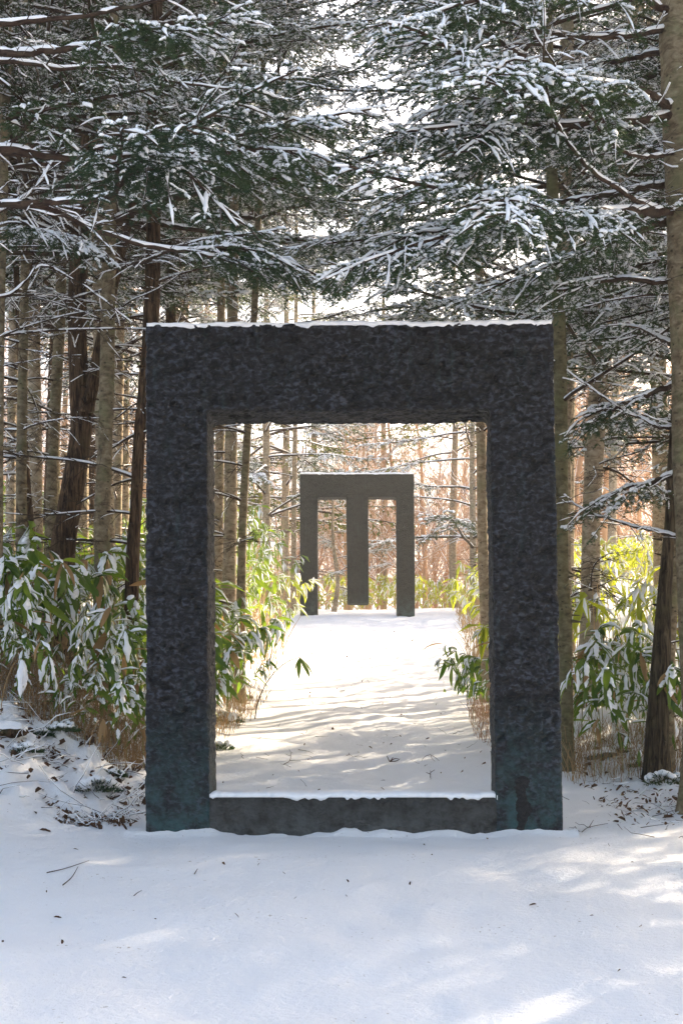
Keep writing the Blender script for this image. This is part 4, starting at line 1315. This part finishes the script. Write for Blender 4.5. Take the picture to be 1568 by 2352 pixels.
stalks("dry_stalks", zone_pts(3200, lambda r_, y: r_.uniform(-4.2, xl(y) - .4), 13.6, 16.0, 11), .2, .62, M_STEM, "dense tan dry stalks below the bamboo leaves left of the frame", 1)
stalks("dry_stalks", zone_pts(1500, lambda r_, y: xl(y) + .0 - r_.random() * .8, 14.0, 22, 12), .12, .45, M_STEM, "reddish dry stalks along the left path edge inside the opening", 2)
stalks("dry_stalks", zone_pts(1100, lambda r_, y: r_.uniform(2.05, 3.6), 13.9, 16, 13), .15, .5, M_STEM, "dry stalks below the bamboo grass right of the frame", 3)
stalks("dry_stalks", zone_pts(600, lambda r_, y: xr(y) - .05 + r_.random() * .5, 15.2, 21, 14), .12, .5, M_REDTWIG, "reddish dry stalks along the right path edge inside the opening", 4)
stalks("dry_stalks", zone_pts(1800, lambda r_, y: (xl(y) - .1 - r_.random() * .8) if r_.random() < .5 else (xr(y) + .1 + r_.random() * 1.), 24, 50, 15), .2, .9, M_STEM, "golden dry stalks edging the far path", 5, rad=.006)

# ------------------------------------------------------------------ litter
def scatter_leaves(name, pts, label, seed, smin=.02, smax=.05):
    r_ = np.random.default_rng(seed); m = MB()
    for x, y in pts:
        z = gz(x, y); s_ = r_.uniform(smin, smax); a = r_.uniform(0, 6.28); t = r_.normal(0, .6, 2)
        u = np.array([math.cos(a), math.sin(a), t[0]]); w = np.array([-math.sin(a), math.cos(a), t[1]]) * r_.uniform(.35, .7)
        c = np.array([x, y, z + .006 + s_ * .25])
        k = np.array([0, 0, s_ * r_.uniform(.1, .5)])
        P = np.array([c - u * s_, c - u * s_ * .3 + w * s_ + k, c + u * s_ * .5 + w * s_ * .7 + k, c + u * s_ * 1.1, c + u * s_ * .4 - w * s_ * .8 + k * .8, c - u * s_ * .4 - w * s_ + k, c])
        m.add(P, np.array([[6, 0, 1], [6, 1, 2], [6, 2, 3], [6, 3, 4], [6, 4, 5], [6, 5, 0]]))
    o = link(name, m.mesh(name, [M_DEADLEAF], False)); tag(o, label, "leaf litter", None, 'stuff'); return o


def scatter_twigs(name, pts, label, seed, lmin, lmax, mat_, rad=.0028):
    r_ = np.random.default_rng(seed); m = MB()
    for x, y in pts:
        L = r_.uniform(lmin, lmax); a = r_.uniform(0, 6.28); el = abs(r_.normal(0, .35))
        K = 5; u = np.linspace(-.5, .5, K)[:, None]
        P = np.array([x, y, gz(x, y) + .012 + L * .5 * math.sin(el)]) + np.array([math.cos(a) * math.cos(el), math.sin(a) * math.cos(el), math.sin(el)]) * L * u + r_.normal(0, .02 * L + .002, (K, 3))
        m.add(*tubes(P, np.linspace(rad, rad * .4, K) * r_.uniform(.6, 1.5), 3))
        if seed > 60 or seed == 5:
            Q = P.copy(); Q[:, 2] += rad * 1.6
            m.add(*tubes(Q, np.array([.2, 1, .8, 1.1, .2]) * (rad * 1.5 + .003) * r_.uniform(.3, 1.3), 5, zs=.7), 1)
    o = link(name, m.mesh(name, [mat_, M_SNOW])); tag(o, label, "twig litter", None, 'stuff'); return o


def hollow(r_, y):
    x = r_.uniform(-3.9, xl(y) + .05) if r_.random() < .93 else r_.uniform(2.1, 3.7)
    return x if ground(x, y, True) - ground(x, y) < -.015 + r_.normal(0, .012) else None


scatter_leaves("leaf_litter", zone_pts(3600, hollow, 11.8, 15.6, 61), "dark leaf scraps lying in the hollows of the snowy banks", 61, .008, .026)
scatter_twigs("twig_litter", zone_pts(900, hollow, 11.8, 15.6, 62), "short dark stalks sticking out of the hollows of the snowy banks", 62, .03, .2, M_TWIG, .0022)
lb = lambda r_, y: r_.uniform(-4, xl(y) + .1)
scatter_leaves("leaf_litter", zone_pts(420, lb, 11.7, 15.5, 21), "brown leaves poking out of the snow on the left bank", 1)
scatter_leaves("leaf_litter", zone_pts(90, lambda r_, y: r_.uniform(xl(y), xr(y)), 11.9, 36, 22), "scattered brown leaf scraps on the snowy path", 2, .01, .026)
scatter_leaves("leaf_litter", zone_pts(60, lambda r_, y: r_.uniform(2.0, 4), 11.8, 15.5, 23), "brown leaves on the snow under the right bamboo grass", 3)
scatter_leaves("leaf_litter", zone_pts(26, lambda r_, y: r_.uniform(-3, 3), 7, 11.4, 24), "tiny leaf specks on the open foreground snow", 4, .006, .014)
scatter_twigs("twig_litter", zone_pts(240, lb, 11.8, 15.5, 25), "dark twigs tangled over the snowy left bank", 5, .12, .6, M_TWIG)
scatter_twigs("twig_litter", zone_pts(120, lambda r_, y: r_.uniform(xl(y), xr(y)), 12, 30, 26), "small twigs strewn on the snowy path", 6, .03, .16, M_TWIG, .0022)
scatter_twigs("twig_litter", zone_pts(80, lambda r_, y: r_.uniform(1.7, 4), 11.2, 15, 27), "twigs on the snow right of the frame", 7, .05, .3, M_TWIG, .0024)

# green moss and fern tufts under snow on the left bank
def tuft_mesh(seed, s_):
    r_ = np.random.default_rng(seed); G_, Sn_ = MB(), MB()
    n = 420
    a = r_.uniform(0, 6.28, n); rr = s_ * np.sqrt(r_.random(n)); el = r_.uniform(.1, 1.3, n)
    hz = s_ * .55 * (1 - (rr / s_) ** 2)
    P = np.stack([np.cos(a) * rr, np.sin(a) * rr, hz * r_.random(n)], -1)
    dd = norm(np.stack([np.cos(a), np.sin(a), np.sin(el) * .9], -1) + r_.normal(0, .35, (n, 3)))
    w = norm(np.cross(dd, r_.normal(0, 1, (n, 3)))) * .007
    ln = r_.uniform(.02, .06, n)[:, None]
    VV = np.stack([P - w, P + w, P + dd * ln], 1).reshape(-1, 3)
    G_.add(VV, np.arange(len(VV)).reshape(-1, 3))
    for j in range(int(16)):
        a0 = r_.uniform(0, 6.28); r0 = s_ * math.sqrt(r_.random()) * .85
        c = np.array([math.cos(a0) * r0, math.sin(a0) * r0, s_ * .5 * (1 - (r0 / s_) ** 2) + .012])
        d_ = np.array([math.cos(a0), math.sin(a0), -.4]) * s_ * r_.uniform(.15, .4)
        Q = c + d_ * np.linspace(-.5, .5, 5)[:, None]
        Sn_.add(*tubes(Q, np.array([.3, .9, 1, .8, .2]) * s_ * r_.uniform(.12, .42), 8, zs=.55))
    return G_.mesh("tuft_green", [M_NEEDLE], False), Sn_.mesh("tuft_snow", [M_SNOW])


TUFT = [tuft_mesh(k, .11 + .03 * k) for k in range(4)]
tp = [(95, 1690), (145, 1712), (250, 1660), (225, 1832), (262, 1790), (60, 1745), (300, 1700), (1525, 1800), (1420, 1745), (1480, 1760), (505, 1720), (520, 1660), (560, 1600)]
for k, (px, py) in enumerate(tp):
    x, y, z = hit(px, py)
    lb_ = "green tuft half buried in snow on the littered bank left of the frame" if px < 330 else "green tuft half buried in snow below the bamboo grass at right" if px > 1300 else "green tuft half buried in snow by the left post inside the opening"
    t = link("snowy_tuft", TUFT[k % 4][0], None, Matrix.Translation((x, y, z - .01)) @ Matrix.Rotation(k * 1.3, 4, 'Z'))
    tag(t, lb_, "moss tuft", "snowy tufts " + ("left" if px < 330 else "right" if px > 1300 else "inside the opening"))
    link("snow", TUFT[k % 4][1], t)


# snow covered stones and a rotten log
def lump(name, px, py, sx, sy, sz, mat_, label, cat, seed, snow=True, rot=0):
    x, y, z = hit(px, py)
    bm = bmesh.new(); bmesh.ops.create_icosphere(bm, subdivisions=4, radius=1)
    for v in bm.verts:
        c = v.co.copy(); f = 1 + .22 * mnoise.noise(c * 1.6 + Vector((seed, 0, 0))) + .09 * mnoise.noise(c * 5 + Vector((seed, 0, 0)))
        v.co = Vector((c.x * sx, c.y * sy, c.z * sz)) * f
    me_ = bpy.data.meshes.new(name); bm.to_mesh(me_); me_.materials.append(mat_); me_.polygons.foreach_set('use_smooth', [True] * len(me_.polygons))
    o = link(name, me_, None, Matrix.Translation((x, y, z + sz * .35)) @ Matrix.Rotation(rot, 4, 'Z')); tag(o, label, cat)
    if snow:
        for v in bm.verts:
            up = max(0, v.co.z / sz); v.co = v.co * 1.02 + Vector((0, 0, .02 * (up > .1) + .015 * mnoise.noise(v.co * 14))) * min(1, up * 3)
        bmesh.ops.delete(bm, geom=[v for v in bm.verts if v.co.z < sz * (.12 + .25 * mnoise.noise(v.co * 8))], context='VERTS')
        ms = bpy.data.meshes.new("snow"); bm.to_mesh(ms); ms.materials.append(M_SNOW_CAP); ms.polygons.foreach_set('use_smooth', [True] * len(ms.polygons))
        link("snow_cap", ms, o)
    bm.free(); return o


lump("stone", 1358, 1748, .085, .07, .05, M_STONE_FAR, "left of two small rounded stones under snow at the edge of the right bamboo grass", "stone", 3)
lump("stone", 1395, 1750, .10, .08, .045, M_STONE_FAR, "right of two small rounded stones under snow at the edge of the right bamboo grass", "stone", 8)
lump("rotten_log", 8, 1690, .20, .10, .07, M_ROT, "dark brown rotten log end under snow at the left edge", "log", 5)
lump("stone", 1440, 1738, .07, .07, .04, M_ROT, "dark half buried root knob under snow in front of the right bamboo grass", "root", 12)

# single low plants the photograph singles out
def lone(px, py, h, az, leaves, label, Yd=None, stem=True, dry=0.0, sc=1.0, snowp=1.0, reach=.25, seed=0, rad=.0045):
    x, y, z = hit(px, py)
    t = empty("bamboo_shoot", (x, y, z - .02)); tag(t, label, "bamboo grass", None, "thing")
    u = np.linspace(0, 1, 8)
    P = np.stack([math.cos(az) * reach * u**1.6, math.sin(az) * reach * u**1.6, h * (1 - (1 - u) ** 1.6)], -1)
    m = MB(); m.add(*tubes(P, np.linspace(rad, rad * .55, 8), 5)); link("stem", m.mesh("lone_stem", [M_TWIG if rad > .006 else M_STEM]), t)
    r_ = np.random.default_rng(seed)
    for a, pitch, li, s_ in leaves:
        M = Matrix.Translation(P[-1]) @ Matrix.Rotation(a, 4, 'Z') @ Matrix.Rotation(pitch, 4, 'Y') @ Matrix.Scale(s_ * sc, 4)
        dr = r_.random() < dry
        l = link("leaf", LEAF_DRY[li % 4] if dr else LEAF_ME[li], t, M)
        if not dr and r_.random() < snowp: link("snow", LSN_ME[li], l)
    return t


lone(150, 1660, .42, -1.2, [(-1.9, .75, 0, 1.1), (-1.3, .8, 3, 1.15), (-.6, .9, 5, 1.1), (.2, .9, 2, .9)], "low bamboo shoot with broad snow covered drooping leaves on the left bank", seed=1)
lone(205, 1745, .26, -.9, [(-2.2, .8, 1, .75), (-1.3, .95, 2, .7), (-.3, .8, 0, .75), (.8, .9, 3, .6)], "small withered bamboo shoot with brown folded leaves on the left bank", dry=.85, seed=2)
lone(585, 1650, .78, -.05, [(-.1, .15, 4, 1.1), (-.9, .35, 1, 1.05), (-1.7, .5, 0, 1.), (.5, .3, 3, .95), (-2.6, .55, 7, .85)], "lone green leaf fan bending over the snowy path", snowp=.0, reach=.56, seed=3, rad=.008)
lone(1072, 1600, .20, 2.8, [(2.9, .6, 1, .6), (-2.6, .7, 4, .6), (-1.6, .8, 2, .6)], "small green seedling on the right of the path, nearer the right post", snowp=.2, reach=.1, seed=4)
lone(1018, 1592, .08, 1, [(-1.2, .5, 1, .35), (1.9, .2, 4, .35)], "tiny two leaved seedling left of the small seedling on the path", snowp=0, reach=.03, seed=5)
lone(2, 1650, .5, -.6, [(-1.5, .9, 3, 1.25), (-.6, .9, 0, 1.2), (.2, .9, 5, 1.1)], "snow plastered bamboo leaves cut by the left edge", seed=6)
lone(1470, 1785, .3, -1.8, [(-1.9, .7, 0, .6), (-.7, .8, 4, .6)], "low bamboo shoot leaning over the snow right of the stones", snowp=.3, seed=7)


# fallen twigs and stalks lying alone on the snow
def fallen(px, py, segs, label, rad=.004, lift=.012, cat="twig", name="fallen_twig", mat_=None):
    """segs: lists of (px,py) lying on the snow, or (px, py, height)"""
    x0, y0, z0 = hit(px, py); m = MB()
    for sg in segs:
        pts = []
        for s_ in sg:
            x, y, z = hit(s_[0], s_[1]) if len(s_) == 2 else (hit(px, s_[1])[0], y0, z0)
            if len(s_) == 3: x = (s_[0] - CX) * y0 / F; z = z0 + s_[2]
            pts.append((x - x0, y - y0, z + lift - z0))
        K = 4 * len(pts)
        P = bezier_path(pts, K); m.add(*tubes(P, np.linspace(rad, rad * .45, K), 5))
    o = link(name, m.mesh(name, [mat_ or M_TWIG]), None, Matrix.Translation((x0, y0, z0))); tag(o, label, cat); return o


fallen(130, 2015, [[(108, 2014), (150, 2008), (205, 1987)], [(145, 2036), (165, 2022), (180, 2004)]], "thin forked twig on the foreground snow at left")
fallen(660, 1780, [[(652, 1762), (665, 1752), (668, 1735), (664, 1725)], [(665, 1752), (690, 1758)]], "crooked dark twig on the snow left of centre inside the opening", .0035)
fallen(695, 1732, [[(685, 1725), (705, 1730), (720, 1735)]], "short curved twig right of the crooked twig inside the opening", .003)
fallen(800, 1742, [[(795, 1738), (803, 1736), (812, 1744)], [(803, 1736), (800, 1728)]], "tiny forked twig at the centre of the snow inside the opening", .003)
fallen(590, 1748, [[(588, 1746), (615, 1750)]], "straight short twig near the left post inside the opening", .003)
fallen(1330, 1905, [[(1335, 1912), (1352, 1902), (1395, 1893)], [(1352, 1902), (1362, 1885)]], "forked dark twig on the snow right of the frame, nearest its right post", .0035)
fallen(1520, 1880, [[(1497, 1875), (1520, 1868), (1558, 1855)], [(1505, 1866), (1522, 1868)]], "long branching twig on the snow near the right edge", .0035)
fallen(1480, 1900, [[(1470, 1905), (1500, 1902), (1535, 1893)]], "slightly curved twig below the branching twig near the right edge", .003)
fallen(1421, 1905, [[(1418, 1895), (1428, 1910)]], "very short straight twig right of the frame", .003)
fallen(1475, 1775, [[(1478, 1785, 0), (1472, 1760, .09)], [(1478, 1785, 0), (1462, 1765, .07)], [(1478, 1785, 0), (1484, 1765, .08)]], "upright dry stalk cluster on the snow beyond the short twig at right", .003, 0, "stalk", "dry_stalk")
fallen(985, 1785, [[(988, 1785, 0), (988, 1765, .07)], [(988, 1775, .035), (978, 1775, .05)], [(988, 1775, .05), (998, 1775, .075)]], "tiny dry plant standing on the snow right of centre inside the opening", .004, 0, "stalk", "dry_stalk")
fallen(985, 1752, [[(988, 1750, .07), (975, 1748, .05), (966, 1746, 0)], [(988, 1750, .07), (1000, 1752, .04), (1010, 1755, 0)], [(988, 1750, .07), (992, 1755, .03), (1000, 1758, 0)]], "arched spidery twig on the snow above the tiny dry plant", .0035, 0)
fallen(898, 1748, [[(895, 1750, 0), (888, 1740, .06)], [(895, 1750, 0), (905, 1742, .03), (915, 1745, .03)], [(895, 1750, 0), (910, 1748, .01), (918, 1752, .03)], [(895, 1750, 0), (902, 1742, .045)]], "curled brown dead sprig on the snow right of centre inside the opening", .006, 0, mat_=M_DEADLEAF)
fallen(450, 2008, [[(447, 2014), (454, 2004)]], "tiny dark twig fragment on the foreground snow below the left post", .004)
fallen(318, 2052, [[(308, 2060), (318, 2052), (326, 2048)]], "small bent twig on the foreground snow at left", .003)


def single_leaf(px, py, s_, label, seed):
    x, y, z = hit(px, py); r_ = np.random.default_rng(seed)
    a = np.linspace(0, 2 * np.pi, 15)[:-1]
    rr = s_ * (1 + .25 * np.cos(2 * a) + .1 * np.cos(7 * a))
    P = np.stack([np.cos(a) * rr, np.sin(a) * rr * .6, .3 * s_ * np.abs(np.sin(a)) ** 1.3 + .25 * s_ * np.cos(a)], -1)
    m = MB(); m.add(np.concatenate([P, [[0, 0, 0]]]), np.array([[14, i_, (i_ + 1) % 14] for i_ in range(14)]))
    o = link("fallen_leaf", m.mesh("fallen_leaf", [M_DEADLEAF]), None, Matrix.Translation((x, y, z + s_ * .35)) @ Matrix.Rotation(r_.uniform(0, 6), 4, 'Z') @ Matrix.Rotation(r_.uniform(.2, .7), 4, 'X'))
    tag(o, label, "leaf")


single_leaf(105, 1911, .035, "curled dark brown leaf on the snow left of the frame", 1)
single_leaf(1118, 1924, .017, "small reddish leaf at the foot of the sill near the right post", 2)
single_leaf(1205, 1916, .022, "pale brown leaf leaning at the foot of the right post", 3)
single_leaf(1222, 2086, .02, "small brown leaf on the open foreground snow at right", 4)
single_leaf(1470, 2130, .016, "tiny brown leaf on the foreground snow near the right edge", 5)
single_leaf(175, 1950, .014, "tiny pointed leaf on the foreground snow below the curled brown leaf", 6)
single_leaf(133, 2108, .018, "lone dark leaf low on the foreground snow at left", 7)
single_leaf(795, 2056, .012, "tiny leaf speck at the centre of the foreground snow", 8)
single_leaf(472, 1913, .016, "tiny tan leaf at the foot of the left post", 9)
single_leaf(568, 1622, .035, "rust coloured leaf at the left path edge inside the opening", 10)

# drift of snow banked against the foot of the near gate
u = np.linspace(0, 1, 160); v = np.linspace(0, 1, 10)
U, Vv = np.meshgrid(u, v)
Xg = -1.62 + 3.36 * U; Yg = 11.5 - .0279 * Xg - .16 + .2 * Vv
hh = (.012 + .028 * np.clip(vn(U * 8, 0, 0, 3) + .1, 0, 1) + .02 * vn(U * 26, Vv * 2, 0, 6) + .008 * vn(U * 70, Vv * 5, 0, 7)) * np.sin(np.clip(Vv * 1.1, 0, 1) * np.pi / 2) ** 2
Zg = ground(Xg, Yg, True) + hh - .006
i = np.arange(1600).reshape(10, 160)
m = MB(); m.add(np.stack([Xg, Yg, Zg], -1).reshape(-1, 3), np.stack([i[:-1, :-1], i[:-1, 1:], i[1:, 1:], i[1:, :-1]], -1).reshape(-1, 4))
tag(link("snow_drift", m.mesh("snow_drift", [M_SNOW_G])), kind='structure')
# water stain stays on the stone of the frame
link("water_stain", STAIN.mesh("water_stain", [M_STAIN]), g1)

# ------------------------------------------------------------------ haze volume added to brighten and warm the far woods
bm = bmesh.new(); bmesh.ops.create_cube(bm, size=1)
me = bpy.data.meshes.new("added_haze"); bm.to_mesh(me); bm.free()
hz_ = link("added_haze", me, None, Matrix.Translation((0, 170, 35)) @ Matrix.Diagonal((460, 480, 100, 1)))
m, nt, b_ = mat("added brightening volume"); nt.nodes.remove(b_)
pv = nt.nodes.new("ShaderNodeVolumePrincipled"); pv.inputs['Density'].default_value = .0007; pv.inputs['Color'].default_value = (1, .95, .87, 1); pv.inputs['Anisotropy'].default_value = .35
nt.links.new(pv.outputs[0], nt.nodes["Material Output"].inputs['Volume'])
me.materials.append(m); tag(hz_, "thin haze volume added to brighten the far woods", "added_haze", None, 'stuff')
